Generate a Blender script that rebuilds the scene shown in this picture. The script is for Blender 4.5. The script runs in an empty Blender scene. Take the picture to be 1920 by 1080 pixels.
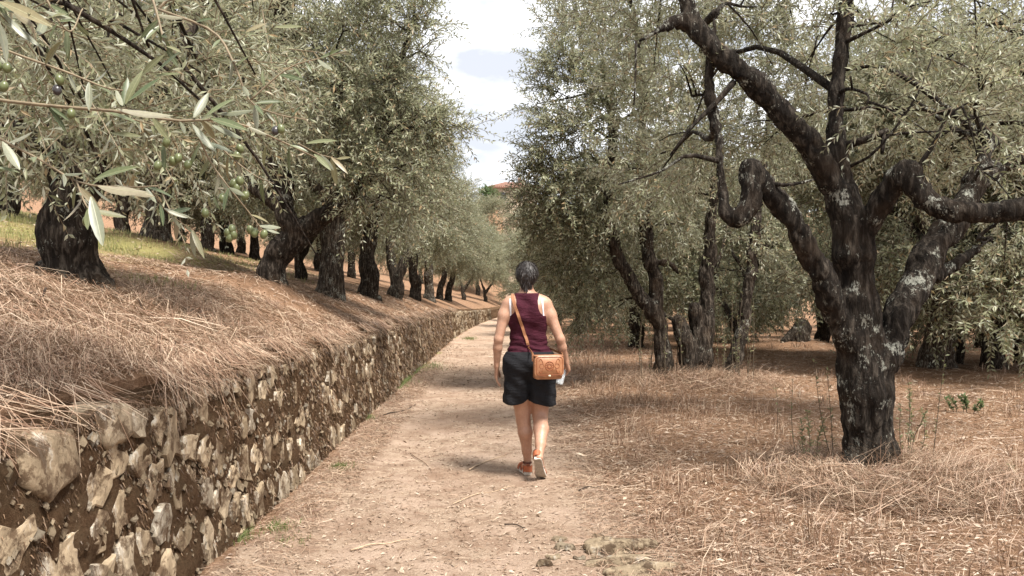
import bpy, math, random
import numpy as np
from mathutils import Vector, Matrix, Quaternion
from mathutils.bvhtree import BVHTree

SEED = 11
rng = np.random.default_rng(SEED)
random.seed(SEED)
scene = bpy.context.scene
C = scene.collection
R = math.radians

# ------------------------------------------------------------------ camera
FPX, VPX, VPY, EYE = 1507.0, 930.0, 557.0, 1.42
cam_d = bpy.data.cameras.new('camera')
cam = bpy.data.objects.new('camera', cam_d); C.objects.link(cam)
cam_d.sensor_width = 36.0
cam_d.lens = FPX / 1920.0 * 36.0
cam_d.clip_start = 0.05
cam_d.clip_end = 3000.0
cam.location = (0, 0, EYE)
cam.rotation_euler = (R(90) + math.atan((VPY - 540) / FPX), 0, -math.atan((960 - VPX) / FPX))
scene.camera = cam

# ------------------------------------------------------------------ sky, sun, exposure
SUN_EL, SUN_AZ = R(60), R(140)          # azimuth clockwise from +Y (camera looks along +Y): behind, to the right
world = bpy.data.worlds.new('World'); scene.world = world; world.use_nodes = True
nt = world.node_tree; nt.nodes.clear()
wo = nt.nodes.new('ShaderNodeOutputWorld'); bg = nt.nodes.new('ShaderNodeBackground')
sky = nt.nodes.new('ShaderNodeTexSky'); sky.sky_type = 'NISHITA'; sky.sun_disc = False
sky.sun_elevation = SUN_EL; sky.sun_rotation = SUN_AZ
sky.air_density = 1.0; sky.dust_density = 2.5; sky.ozone_density = 1.0
tc = nt.nodes.new('ShaderNodeTexCoord'); mp = nt.nodes.new('ShaderNodeMapping')
mp.inputs['Scale'].default_value = (1.0, 1.0, 2.6)
cn = nt.nodes.new('ShaderNodeTexNoise'); cn.inputs['Scale'].default_value = 2.6
cn.inputs['Detail'].default_value = 7; cn.inputs['Roughness'].default_value = 0.55
cr = nt.nodes.new('ShaderNodeValToRGB')
cr.color_ramp.elements[0].position = 0.30; cr.color_ramp.elements[0].color = (0.9,) * 3 + (1,)
cr.color_ramp.elements[1].position = 0.62; cr.color_ramp.elements[1].color = (0.97,) * 3 + (1,)
mx = nt.nodes.new('ShaderNodeMix'); mx.data_type = 'RGBA'
cr2 = nt.nodes.new('ShaderNodeValToRGB'); cr2.color_ramp.elements[0].position = 0.40; cr2.color_ramp.elements[0].color = (3.0, 3.12, 3.42, 1); cr2.color_ramp.elements[1].position = 0.58; cr2.color_ramp.elements[1].color = (6.0, 6.0, 6.05, 1)
cn2 = nt.nodes.new('ShaderNodeTexNoise'); cn2.inputs['Scale'].default_value = 5.5; cn2.inputs['Detail'].default_value = 6
L = nt.links.new
L(mp.outputs[0], cn2.inputs['Vector']); L(cn2.outputs['Fac'], cr2.inputs[0]); L(cr2.outputs[0], mx.inputs['B'])
L(tc.outputs['Generated'], mp.inputs['Vector']); L(mp.outputs[0], cn.inputs['Vector'])
L(cn.outputs['Fac'], cr.inputs[0]); L(cr.outputs[0], mx.inputs['Factor'])
L(sky.outputs[0], mx.inputs['A']); L(mx.outputs['Result'], bg.inputs['Color'])
bg.inputs['Strength'].default_value = 0.10
L(bg.outputs[0], wo.inputs[0])

sun_d = bpy.data.lights.new('sun', 'SUN'); sun_d.energy = 3.0; sun_d.angle = R(14); sun_d.color = (1.0, 0.955, 0.88)
sun = bpy.data.objects.new('sun', sun_d); C.objects.link(sun)
sdir = Vector((math.sin(SUN_AZ) * math.cos(SUN_EL), math.cos(SUN_AZ) * math.cos(SUN_EL), math.sin(SUN_EL)))
sun.rotation_euler = sdir.to_track_quat('Z', 'Y').to_euler()
sun.location = sdir * 60

scene.view_settings.view_transform = 'Standard'
scene.view_settings.look = 'None'
scene.view_settings.gamma = 1.0
scene.view_settings.exposure = 1.55
scene.cycles.max_bounces = 6
scene.cycles.diffuse_bounces = 4
scene.cycles.transparent_max_bounces = 8

# ------------------------------------------------------------------ helpers
def P(px, py, Y):
    """a point Y metres in front, where the photograph shows pixel (px, py)"""
    return np.array([(px - VPX) / FPX * Y, Y, EYE + (VPY - py) / FPX * Y])

def _hash(ix, iy, iz, s):
    n = ix * 374761393 + iy * 668265263 + iz * 1442695041 + s * 974126177
    n = (n ^ (n >> 13)) * 1274126177
    n = n ^ (n >> 16)
    return (n & 0xffffff).astype(np.float64) / 0xffffff

def vnoise(x, y, z=0.0, s=0):
    x, y, z = np.broadcast_arrays(np.asarray(x, float), np.asarray(y, float), np.asarray(z, float))
    ix, iy, iz = (np.floor(a).astype(np.int64) for a in (x, y, z))
    fx, fy, fz = x - ix, y - iy, z - iz
    fx, fy, fz = (f * f * (3 - 2 * f) for f in (fx, fy, fz))
    r = 0
    for a in (0, 1):
        for b in (0, 1):
            for c in (0, 1):
                w = (fx if a else 1 - fx) * (fy if b else 1 - fy) * (fz if c else 1 - fz)
                r = r + w * _hash(ix + a, iy + b, iz + c, s)
    return r * 2 - 1

def fbm(x, y, z=0.0, s=0, o=4):
    r = 0; a = 1.0; t = 0
    for i in range(o):
        f = 2.03 ** i
        r = r + a * vnoise(np.asarray(x) * f, np.asarray(y) * f, np.asarray(z) * f, s + i * 17); t += a; a *= 0.5
    return r / t

def smooth(a, b, x):
    t = np.clip((np.asarray(x, float) - a) / (b - a), 0, 1)
    return t * t * (3 - 2 * t)

def unit(v):
    return v / np.maximum(np.linalg.norm(v, axis=-1, keepdims=True), 1e-9)

def make_mesh(name, verts, faces, mats=(), mat_idx=None, shade=True, attrs=None):
    """faces: an (n,k) array or a list of such arrays"""
    if isinstance(faces, np.ndarray): faces = [faces]
    me = bpy.data.meshes.new(name)
    verts = np.ascontiguousarray(verts, dtype=np.float32)
    me.vertices.add(len(verts)); me.vertices.foreach_set('co', verts.ravel())
    loops = np.concatenate([f.ravel() for f in faces]).astype(np.int32)
    tot = np.concatenate([np.full(len(f), f.shape[1]) for f in faces]).astype(np.int32)
    start = np.concatenate([[0], np.cumsum(tot)[:-1]]).astype(np.int32)
    me.loops.add(len(loops)); me.loops.foreach_set('vertex_index', loops)
    me.polygons.add(len(tot)); me.polygons.foreach_set('loop_start', start)
    for m in mats: me.materials.append(m)
    if mat_idx is not None: me.polygons.foreach_set('material_index', np.asarray(mat_idx, dtype=np.int32))
    me.update(calc_edges=True)
    me.polygons.foreach_set('use_smooth', np.full(len(tot), bool(shade)))
    if attrs:
        for k, v in attrs.items():
            a = me.attributes.new(k, 'FLOAT_COLOR', 'POINT')
            a.data.foreach_set('color', np.ascontiguousarray(v, dtype=np.float32).ravel())
    me.validate()
    return me

def obj(name, me, parent=None, loc=None):
    o = bpy.data.objects.new(name, me); C.objects.link(o)
    if loc is not None: o.location = loc
    if parent is not None: o.parent = parent
    return o

def tag(o, label=None, cat=None, group=None, kind=None):
    if label: o['label'] = label
    if cat: o['category'] = cat
    if group: o['group'] = group
    if kind: o['kind'] = kind
    return o

def empty(name, loc, rz=0.0):
    o = bpy.data.objects.new(name, None); C.objects.link(o)
    o.location = loc; o.rotation_euler = (0, 0, rz); o.empty_display_size = 0.2
    return o

class Geo:
    """collects verts and faces of several shapes into one mesh"""
    def __init__(s): s.v = []; s.f = {}; s.n = 0; s.m = {}
    def add(s, v, f, m=0):
        v = np.asarray(v, float).reshape(-1, 3)
        for ff in ([f] if isinstance(f, np.ndarray) else f):
            ff = np.asarray(ff)
            s.f.setdefault(ff.shape[1], []).append(ff + s.n)
            s.m.setdefault(ff.shape[1], []).append(np.full(len(ff), m))
        s.v.append(v); s.n += len(v)
    def mesh(s, name, mats, shade=True, off=None):
        v = np.concatenate(s.v)
        if off is not None: v = v - np.asarray(off)
        ks = sorted(s.f)
        return make_mesh(name, v, [np.concatenate(s.f[k]) for k in ks], mats, np.concatenate([np.concatenate(s.m[k]) for k in ks]), shade)

def tube(pts, rad, n=7, cap=True):
    pts = np.asarray(pts, float); rad = np.broadcast_to(np.asarray(rad, float), (len(pts),))
    t = unit(np.gradient(pts, axis=0))
    ref = np.array([0.31, 0.87, 0.21]) if abs(unit(pts[-1] - pts[0])[2]) > 0.6 else np.array([0.05, 0.1, 1.0])
    a = unit(np.cross(t, ref)); b = np.cross(t, a)
    th = np.arange(n) / n * 2 * np.pi
    v = pts[:, None] + rad[:, None, None] * (a[:, None] * np.cos(th)[None, :, None] + b[:, None] * np.sin(th)[None, :, None])
    v = v.reshape(-1, 3); f = []
    i = np.arange(len(pts) - 1)[:, None] * n; j = np.arange(n)[None]; k = (j + 1) % n
    q = np.stack([i + j, i + k, i + n + k, i + n + j], -1).reshape(-1, 4)
    fs = [q]
    if cap:
        v = np.concatenate([v, pts[:1], pts[-1:]]); c0 = len(v) - 2; e = (len(pts) - 1) * n
        jj = np.arange(n); kk = (jj + 1) % n
        fs.append(np.concatenate([np.stack([kk, jj, np.full(n, c0)], -1), np.stack([e + jj, e + kk, np.full(n, c0 + 1)], -1)]))
    return v, fs

def spline(pts, n):
    """Catmull-Rom through pts (k,d), n samples"""
    p = np.asarray(pts, float)
    if len(p) == 2: return p[0] + (p[1] - p[0]) * np.linspace(0, 1, n)[:, None]
    q = np.concatenate([2 * p[:1] - p[1:2], p, 2 * p[-1:] - p[-2:-1]])
    u = np.linspace(0, len(p) - 1 - 1e-6, n); i = u.astype(int); t = (u - i)[:, None]
    a, b, c, d = q[i], q[i + 1], q[i + 2], q[i + 3]
    return 0.5 * (2 * b + (c - a) * t + (2 * a - 5 * b + 4 * c - d) * t ** 2 + (3 * b - a - 3 * c + d) * t ** 3)

class SDF:
    """a signed distance grid: smooth unions of tapered capsules, meshed by surface nets"""
    def __init__(s, lo, hi, h):
        s.lo = np.asarray(lo, float); s.h = h
        s.n = np.ceil((np.asarray(hi, float) - s.lo) / h).astype(int) + 1
        s.d = np.full(s.n, 1.0, np.float32)
    def coords(s):
        return [s.lo[i] + s.h * np.arange(s.n[i], dtype=np.float32) for i in range(3)]
    def cap(s, a, b, ra, rb=None, sy=1.0, k=0.02, sx=1.0):
        rb = ra if rb is None else rb
        a = np.asarray(a, float); b = np.asarray(b, float); m = max(ra, rb) * max(1, sy, sx) + 3 * k + 2 * s.h
        i0 = np.clip(np.floor((np.minimum(a, b) - m - s.lo) / s.h).astype(int), 0, s.n)
        i1 = np.clip(np.ceil((np.maximum(a, b) + m - s.lo) / s.h).astype(int) + 1, 0, s.n)
        if (i1 <= i0).any(): return
        x, y, z = (s.lo[i] + s.h * np.arange(i0[i], i1[i], dtype=np.float32) for i in range(3))
        x = (x[:, None, None] - a[0]) / sx; y = (y[None, :, None] - a[1]) / sy; z = z[None, None, :] - a[2]
        ab = (b - a) / np.array([sx, sy, 1.0]); l2 = max(float(ab @ ab), 1e-12)
        t = np.clip((x * ab[0] + y * ab[1] + z * ab[2]) / l2, 0, 1)
        d = np.sqrt((x - t * ab[0]) ** 2 + (y - t * ab[1]) ** 2 + (z - t * ab[2]) ** 2) - (ra + (rb - ra) * t)
        d = (d * min(1.0, sy, sx)).astype(np.float32)
        sl = tuple(slice(i0[i], i1[i]) for i in range(3)); o = s.d[sl]
        hh = np.clip(0.5 + 0.5 * (o - d) / k, 0, 1)
        s.d[sl] = o + (d - o) * hh - k * hh * (1 - hh)
    def chain(s, pts, rad, k=0.02, sy=1.0):
        for i in range(len(pts) - 1): s.cap(pts[i], pts[i + 1], rad[i], rad[i + 1], sy, k)
    def mesh(s):
        d = s.d; S = d < 0
        n = s.n - 1
        cnt = np.zeros(n, np.int8)
        for a in (0, 1):
            for b in (0, 1):
                for c in (0, 1):
                    cnt += S[a:a + n[0], b:b + n[1], c:c + n[2]]
        act = (cnt > 0) & (cnt < 8)
        I = np.argwhere(act); idx = np.full(n, -1, np.int64); idx[act] = np.arange(len(I))
        acc = np.zeros((len(I), 3)); num = np.zeros(len(I))
        corners = [(a, b, c) for a in (0, 1) for b in (0, 1) for c in (0, 1)]
        for c0 in corners:
            for ax in range(3):
                if c0[ax]: continue
                c1 = list(c0); c1[ax] = 1
                d0 = d[I[:, 0] + c0[0], I[:, 1] + c0[1], I[:, 2] + c0[2]]; d1 = d[I[:, 0] + c1[0], I[:, 1] + c1[1], I[:, 2] + c1[2]]
                m = (d0 < 0) != (d1 < 0)
                t = np.where(m, d0 / np.where(m, d0 - d1, 1), 0)
                p = np.tile(np.array(c0, float), (len(I), 1)); p[:, ax] += t
                acc += p * m[:, None]; num += m
        v = s.lo + s.h * (I + acc / num[:, None])
        qs = []
        for ax in range(3):
            u, w = (ax + 1) % 3, (ax + 2) % 3
            sl0 = [slice(None)] * 3; sl1 = [slice(None)] * 3
            sl0[ax] = slice(0, -1); sl1[ax] = slice(1, None)
            A = S[tuple(sl0)]; B = S[tuple(sl1)]
            E = np.argwhere(A != B)
            E = E[(E[:, u] > 0) & (E[:, w] > 0) & (E[:, u] < n[u]) & (E[:, w] < n[w])]
            def cell(du, dw):
                e = E.copy(); e[:, u] += du; e[:, w] += dw
                return idx[e[:, 0], e[:, 1], e[:, 2]]
            q = np.stack([cell(-1, -1), cell(0, -1), cell(0, 0), cell(-1, 0)], -1)
            ins = A[E[:, 0], E[:, 1], E[:, 2]]
            q[~ins] = q[~ins][:, ::-1]
            qs.append(q)
        return v, np.concatenate(qs)

def vnormals(v, q):
    fn = np.cross(v[q[:, 2]] - v[q[:, 0]], v[q[:, 3]] - v[q[:, 1]])
    n = np.zeros_like(v)
    for i in range(4): np.add.at(n, q[:, i], fn)
    return unit(n)

# ------------------------------------------------------------------ materials
def nmat(name):
    m = bpy.data.materials.new(name); m.use_nodes = True
    t = m.node_tree; b = t.nodes['Principled BSDF']
    return m, t, b

def N(t, kind, **kw):
    n = t.nodes.new(kind)
    for k, v in kw.items():
        if k.startswith('_'): setattr(n, k[1:], v)
        else: n.inputs[k.replace('__', ' ')].default_value = v
    return n

def ramp(t, src, stops):
    r = t.nodes.new('ShaderNodeValToRGB'); e = r.color_ramp.elements
    while len(e) < len(stops): e.new(0.5)
    for el, (p, c) in zip(e, stops):
        el.position = p; el.color = (tuple(c) + (1,)) if len(c) == 3 else c
    t.links.new(src, r.inputs[0]); return r.outputs[0]

def mixc(t, fac, a, b, mode='MIX'):
    n = t.nodes.new('ShaderNodeMix'); n.data_type = 'RGBA'; n.blend_type = mode
    for sock, val in (('Factor', fac), ('A', a), ('B', b)):
        if hasattr(val, 'is_linked'): t.links.new(val, n.inputs[sock])
        else: n.inputs[sock].default_value = val if sock == 'Factor' else (tuple(val) + (1,))
    return n.outputs['Result']

def math_n(t, op, a, b=None, clamp=False):
    n = t.nodes.new('ShaderNodeMath'); n.operation = op; n.use_clamp = clamp
    for i, v in enumerate((a, b)):
        if v is None: continue
        if hasattr(v, 'is_linked'): t.links.new(v, n.inputs[i])
        else: n.inputs[i].default_value = v
    return n.outputs[0]

def noise_n(t, vec, scale, detail=4, rough=0.6, dist=0.0):
    n = N(t, 'ShaderNodeTexNoise', Scale=scale, Detail=detail, Roughness=rough, Distortion=dist)
    if vec is not None: t.links.new(vec, n.inputs['Vector'])
    return n.outputs['Fac']

def bump(t, b, h, strength=0.5, dist=0.02):
    n = N(t, 'ShaderNodeBump', Strength=strength, Distance=dist)
    t.links.new(h, n.inputs['Height']); t.links.new(n.outputs[0], b.inputs['Normal'])

def plain(name, col, rough=0.7, var=0.15, scale=20.0, spec=0.3, bmp=0.0, coord='Object'):
    m, t, b = nmat(name)
    co = t.nodes.new('ShaderNodeTexCoord').outputs[coord]
    f = noise_n(t, co, scale, 5)
    c = tuple(col)
    t.links.new(ramp(t, f, [(0.3, [x * (1 - var) for x in c]), (0.7, [min(1, x * (1 + var)) for x in c])]), b.inputs['Base Color'])
    b.inputs['Roughness'].default_value = rough
    b.inputs['Specular IOR Level'].default_value = spec
    if bmp: bump(t, b, f, bmp, 0.004)
    return m

def leaf_mat(name, tops, unders, transl=0.28, rough=0.55):
    m, t, b = nmat(name)
    g = t.nodes.new('ShaderNodeNewGeometry')
    r = g.outputs['Random Per Island']
    top = ramp(t, r, tops); und = ramp(t, r, unders)
    c = mixc(t, g.outputs['Backfacing'], top, und)
    t.links.new(c, b.inputs['Base Color'])
    b.inputs['Roughness'].default_value = rough
    b.inputs['Specular IOR Level'].default_value = 0.5
    tr = t.nodes.new('ShaderNodeBsdfTranslucent')
    t.links.new(mixc(t, 0.5, c, (0.32, 0.33, 0.15)), tr.inputs['Color'])
    ms = t.nodes.new('ShaderNodeMixShader'); ms.inputs[0].default_value = transl
    t.links.new(b.outputs[0], ms.inputs[1]); t.links.new(tr.outputs[0], ms.inputs[2])
    t.links.new(ms.outputs[0], t.nodes['Material Output'].inputs['Surface'])
    return m

OL_TOP = [(0.0, (0.06, 0.068, 0.032)), (0.40, (0.215, 0.224, 0.128)), (0.88, (0.36, 0.362, 0.24)), (0.93, (0.31, 0.22, 0.12)), (1.0, (0.36, 0.27, 0.16))]
OL_UND = [(0.0, (0.29, 0.30, 0.215)), (0.6, (0.44, 0.447, 0.34)), (0.9, (0.57, 0.575, 0.46)), (1.0, (0.46, 0.37, 0.25))]
M = {}
M['leaf'] = leaf_mat('olive_leaf', OL_TOP, OL_UND, 0.32, 0.46)
M['leaf_near'] = leaf_mat('olive_leaf_near', [(0, (0.085, 0.105, 0.05)), (0.6, (0.14, 0.155, 0.08)), (1, (0.20, 0.185, 0.10))],
                          [(0, (0.25, 0.26, 0.18)), (1, (0.38, 0.375, 0.28))], 0.22)
M['leaf_green'] = leaf_mat('green_leaf', [(0, (0.05, 0.10, 0.03)), (1, (0.09, 0.17, 0.05))], [(0, (0.08, 0.13, 0.05)), (1, (0.12, 0.19, 0.08))])
M['weed_leaf'] = leaf_mat('weed_leaf', [(0, (0.12, 0.15, 0.06)), (0.7, (0.17, 0.18, 0.08)), (1, (0.3, 0.2, 0.1))], [(0, (0.2, 0.22, 0.12)), (1, (0.3, 0.27, 0.17))])
M['grass'] = leaf_mat('grass_blade', [(0, (0.16, 0.19, 0.06)), (0.5, (0.27, 0.26, 0.10)), (1, (0.42, 0.34, 0.17))], [(0, (0.16, 0.19, 0.06)), (1, (0.40, 0.34, 0.17))])
M['straw'] = leaf_mat('dry_straw', [(0, (0.14, 0.075, 0.042)), (0.35, (0.22, 0.122, 0.076)), (0.75, (0.36, 0.232, 0.16)), (1, (0.55, 0.43, 0.33))],
                      [(0, (0.13, 0.068, 0.04)), (0.5, (0.29, 0.175, 0.112)), (1, (0.52, 0.40, 0.29))], 0.1)
M['litter'] = leaf_mat('leaf_litter', [(0, (0.15, 0.085, 0.05)), (0.5, (0.36, 0.25, 0.17)), (1, (0.47, 0.37, 0.28))],
                       [(0, (0.18, 0.11, 0.07)), (1, (0.46, 0.36, 0.27))], 0.05)
M['moss'] = leaf_mat('dry_moss', [(0, (0.065, 0.034, 0.018)), (0.6, (0.165, 0.095, 0.052)), (1, (0.32, 0.21, 0.125))],
                     [(0, (0.055, 0.03, 0.016)), (1, (0.20, 0.125, 0.07))], 0.05)
M['twig'] = plain('twig', (0.10, 0.075, 0.05), 0.8, 0.3)
M['twig_near'] = plain('twig_near', (0.20, 0.155, 0.10), 0.7, 0.25, 60)

def bark_mat(name, lichen, tone=1.0, lichen_scale=3.0):
    m, t, b = nmat(name)
    co = t.nodes.new('ShaderNodeTexCoord').outputs['Object']
    mp = N(t, 'ShaderNodeMapping', Scale=(1, 1, 0.28)); t.links.new(co, mp.inputs['Vector'])
    f = noise_n(t, mp.outputs[0], 26, 8, 0.68, 0.4)
    base = ramp(t, f, [(0.34, (0.007 * tone, 0.005 * tone, 0.0035 * tone)), (0.5, (0.024 * tone, 0.018 * tone, 0.0135 * tone)), (0.70, (0.13 * tone, 0.108 * tone, 0.086 * tone))])
    warm = noise_n(t, co, 3.2, 4)
    base = mixc(t, ramp(t, warm, [(0.52, (0, 0, 0)), (0.7, (0.5, 0.5, 0.5))]), base, (0.055 * tone, 0.034 * tone, 0.020 * tone))
    mp2 = N(t, 'ShaderNodeMapping', Scale=(1, 1, 0.5)); t.links.new(co, mp2.inputs['Vector'])
    big = noise_n(t, co, lichen_scale, 3)
    fine = noise_n(t, mp2.outputs[0], 58, 5, 0.75)
    s = math_n(t, 'ADD', math_n(t, 'MULTIPLY', big, 0.8), math_n(t, 'MULTIPLY', fine, 0.75))
    lm = ramp(t, s, [(0.90 - lichen, (0, 0, 0)), (0.955 - lichen, (1, 1, 1))])
    lc = ramp(t, noise_n(t, co, 60, 3), [(0.3, (0.20, 0.20, 0.165)), (0.7, (0.42, 0.42, 0.36))])
    col = mixc(t, lm, base, lc)
    t.links.new(col, b.inputs['Base Color']); b.inputs['Roughness'].default_value = 0.9
    b.inputs['Specular IOR Level'].default_value = 0.15
    bump(t, b, f, 1.0, 0.06)
    return m
M['bark'] = bark_mat('bark', -0.002, 1.3, 5.0)
M['bark_lichen'] = bark_mat('bark_lichen', 0.022, 0.8, 5.5)
M['bark_grey'] = bark_mat('bark_grey', 0.035, 2.0, 5.0)

def stone_mat(name, dark=1.0, lichen=0.0):
    m, t, b = nmat(name)
    co = t.nodes.new('ShaderNodeTexCoord').outputs['Object']
    oi = t.nodes.new('ShaderNodeObjectInfo')
    ge = t.nodes.new('ShaderNodeNewGeometry')
    rnd = math_n(t, 'FRACT', math_n(t, 'ADD', oi.outputs['Random'], ge.outputs['Random Per Island']))
    base = ramp(t, rnd, [(0, (0.22, 0.165, 0.105)), (0.35, (0.34, 0.262, 0.175)), (0.7, (0.43, 0.335, 0.225)), (1, (0.30, 0.255, 0.195))])
    mp = N(t, 'ShaderNodeMapping', Scale=(1, 1, 0.35)); t.links.new(co, mp.inputs['Vector'])
    f = noise_n(t, mp.outputs[0], 14, 7, 0.65, 0.3)
    base = mixc(t, 0.8, base, ramp(t, f, [(0.3, (0.45, 0.43, 0.40)), (0.7, (1.2, 1.2, 1.2))]), 'MULTIPLY')
    wl = noise_n(t, mp.outputs[0], 7, 5, 0.7)
    base = mixc(t, ramp(t, wl, [(0.575 - lichen, (0, 0, 0)), (0.64 - lichen, (0.7, 0.7, 0.7))]), base, (0.52, 0.48, 0.41))
    dk = noise_n(t, ge.outputs['Position'], 8.0, 7, 0.75)
    base = mixc(t, ramp(t, dk, [(0.49, (0, 0, 0)), (0.57, (0.9, 0.9, 0.9))]), base, (0.085, 0.052, 0.030))
    if dark != 1.0: base = mixc(t, 1.0, base, (dark, dark, dark), 'MULTIPLY')
    t.links.new(base, b.inputs['Base Color']); b.inputs['Roughness'].default_value = 0.9
    b.inputs['Specular IOR Level'].default_value = 0.2
    bump(t, b, noise_n(t, mp.outputs[0], 22, 8, 0.7), 0.8, 0.02)
    return m
M['stone'] = stone_mat('wall_stone')
M['rock'] = stone_mat('path_rock', 0.62)
M['chip'] = stone_mat('stone_chip', 0.58)

def earth_mat():
    m, t, b = nmat('wall_earth')
    co = t.nodes.new('ShaderNodeTexCoord').outputs['Object']
    f = noise_n(t, co, 42, 10, 0.85)
    g = noise_n(t, co, 7, 6, 0.7)
    c1 = ramp(t, f, [(0.3, (0.05, 0.027, 0.015)), (0.52, (0.145, 0.085, 0.048)), (0.72, (0.32, 0.215, 0.135))])
    t.links.new(mixc(t, ramp(t, g, [(0.45, (0, 0, 0)), (0.7, (0.6, 0.6, 0.6))]), c1, (0.18, 0.13, 0.08)), b.inputs['Base Color'])
    b.inputs['Roughness'].default_value = 1.0; b.inputs['Specular IOR Level'].default_value = 0.05
    bump(t, b, f, 1.0, 0.12)
    return m
M['earth'] = earth_mat()

def ground_mat():
    """one ground, its tones by three masks: trodden path, yellow-green turf, dark humus"""
    m, t, b = nmat('ground_earth')
    co = t.nodes.new('ShaderNodeTexCoord').outputs['Object']
    at = t.nodes.new('ShaderNodeAttribute'); at.attribute_name = 'mask'
    sep = t.nodes.new('ShaderNodeSeparateColor'); t.links.new(at.outputs['Color'], sep.inputs[0])
    fine = noise_n(t, co, 55, 8, 0.75); mid = noise_n(t, co, 7, 6, 0.65); big = noise_n(t, co, 0.9, 4)
    path = ramp(t, fine, [(0.28, (0.20, 0.13, 0.088)), (0.46, (0.375, 0.272, 0.196)), (0.6, (0.465, 0.352, 0.266)), (0.74, (0.62, 0.50, 0.40))])
    path = mixc(t, ramp(t, mid, [(0.40, (0.75, 0.75, 0.75)), (0.56, (0, 0, 0))]), path, (0.25, 0.165, 0.115))
    path = mixc(t, ramp(t, noise_n(t, co, 2.2, 5, 0.6), [(0.48, (0, 0, 0)), (0.62, (0.6, 0.6, 0.6))]), path, (0.50, 0.37, 0.285))
    path = mixc(t, ramp(t, big, [(0.36, (0.55, 0.55, 0.55)), (0.5, (0, 0, 0))]), path, (0.27, 0.175, 0.12))
    floor = ramp(t, fine, [(0.28, (0.10, 0.055, 0.032)), (0.47, (0.245, 0.145, 0.088)), (0.62, (0.36, 0.235, 0.152)), (0.76, (0.52, 0.39, 0.28))])
    floor = mixc(t, ramp(t, mid, [(0.38, (0.65, 0.65, 0.65)), (0.6, (0, 0, 0))]), floor, (0.17, 0.095, 0.056))
    turf = ramp(t, fine, [(0.3, (0.16, 0.15, 0.055)), (0.5, (0.27, 0.245, 0.095)), (0.72, (0.42, 0.36, 0.19))])
    hum = ramp(t, fine, [(0.3, (0.05, 0.028, 0.017)), (0.7, (0.20, 0.12, 0.075))])
    wob = math_n(t, 'MULTIPLY', math_n(t, 'SUBTRACT', mid, 0.5), 0.9)
    def soft(ch): return ramp(t, math_n(t, 'ADD', sep.outputs[ch], wob), [(0.3, (0, 0, 0)), (0.7, (1, 1, 1))])
    c = mixc(t, soft(0), floor, path); c = mixc(t, soft(1), c, turf); c = mixc(t, soft(2), c, hum)
    t.links.new(c, b.inputs['Base Color']); b.inputs['Roughness'].default_value = 0.97
    b.inputs['Specular IOR Level'].default_value = 0.08
    bump(t, b, math_n(t, 'ADD', fine, math_n(t, 'MULTIPLY', mid, 0.6)), 0.9, 0.03)
    return m
M['ground'] = ground_mat()

# ------------------------------------------------------------------ terrain
def wallx(y): return -1.48 + 0.0013 * np.clip(np.asarray(y, float) - 20, 0, 42) ** 2
def wallh(y): return 1.0 - 0.30 * smooth(20, 52, y) + 0.03 * fbm(np.asarray(y, float) * 0.8, 0.0, 0.0, 5, 3)

MOUNDS = []   # x, y, height, radius
def add_mound(x, y, h, r): MOUNDS.append((x, y, h, r))
L1 = P(140, 536, 6.0); L2 = P(512, 524, 10.2)
R1 = P(1635, 882, 5.95); R2 = P(1305, 706, 12.3)
LB1 = P(302, 452, 13.5)
add_mound(L1[0], L1[1], -0.10, 1.0); add_mound(L2[0], L2[1], 0.18, 0.8); add_mound(LB1[0], LB1[1], 0.28, 1.1)
add_mound(R1[0] + 0.15, R1[1] - 0.25, 0.05, 0.7); add_mound(R2[0], R2[1], 0.10, 1.0)
add_mound(8.0, 14.4, 0.10, 1.2); add_mound(8.2, 21.8, 0.22, 1.0)
add_mound(-2.0, 3.6, 0.08, 0.5); add_mound(-2.6, 4.4, 0.07, 0.6)

def height(x, y):
    x = np.asarray(x, float); y = np.asarray(y, float)
    pc = wallx(y) + 1.48
    d = wallx(y) - 0.21 - x
    u = x - pc
    low = 0.07 * smooth(0.75, 1.9, u + 0.15 * fbm(y * 0.6, 1.0, 0, 3, 2)) + 0.003 * np.abs(u) * smooth(4, 20, u)
    low = low + 0.03 * smooth(-0.9, -1.4, u)
    low = low + 0.018 * fbm(x * 3.1, y * 3.1, 0, 21, 4) + 0.03 * fbm(x * 0.7, y * 0.7, 0, 9, 3) * smooth(0.8, 2.5, u)
    low = low + 0.006 * fbm(x * 14, y * 14, 0, 33, 2)
    dd = np.clip(d, 0, None)
    hi = wallh(y) + 0.42 * np.minimum(dd, 1.05) + 0.235 * np.clip(dd - 1.05, 0, 8) + 0.16 * np.clip(dd - 9.05, 0, 30)
    hi = hi + 0.05 * fbm(x * 1.4, y * 1.4, 0, 41, 4) * smooth(0.1, 0.8, dd) + 0.014 * fbm(x * 9, y * 9, 0, 44, 2)
    z = np.where(d > 0, hi, low)
    for mx_, my_, mh, mr in MOUNDS:
        z = z + mh * np.exp(-((x - mx_) ** 2 + (y - my_) ** 2) / (mr * mr))
    z = z + 12.5 * smooth(62, 112, y) + 0.04 * np.clip(np.abs(u) - 30, 0, 200)
    return z

def h1(x, y): return float(height(x, y))

us = list(np.arange(-4.6, -0.3, 0.06)) + list(np.arange(-0.3, 4.6, 0.07))
us = [u for u in us if not (-1.76 < u < -1.62)] + [-1.75, -1.70, -1.68]
step = 0.07; a = 4.6
while a < 420:
    step *= 1.15; a += step; us += [a, -a]
us = np.array(sorted(us))
ys = [-5.0]
while ys[-1] < 420: ys.append(ys[-1] + max(0.065, 0.017 * abs(ys[-1]) if ys[-1] > 0 else 0.1))
ys = np.array(ys)
UU, YY = np.meshgrid(us, ys)
XX = wallx(YY) + 1.48 + UU
ZZ = height(XX, YY)
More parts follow.
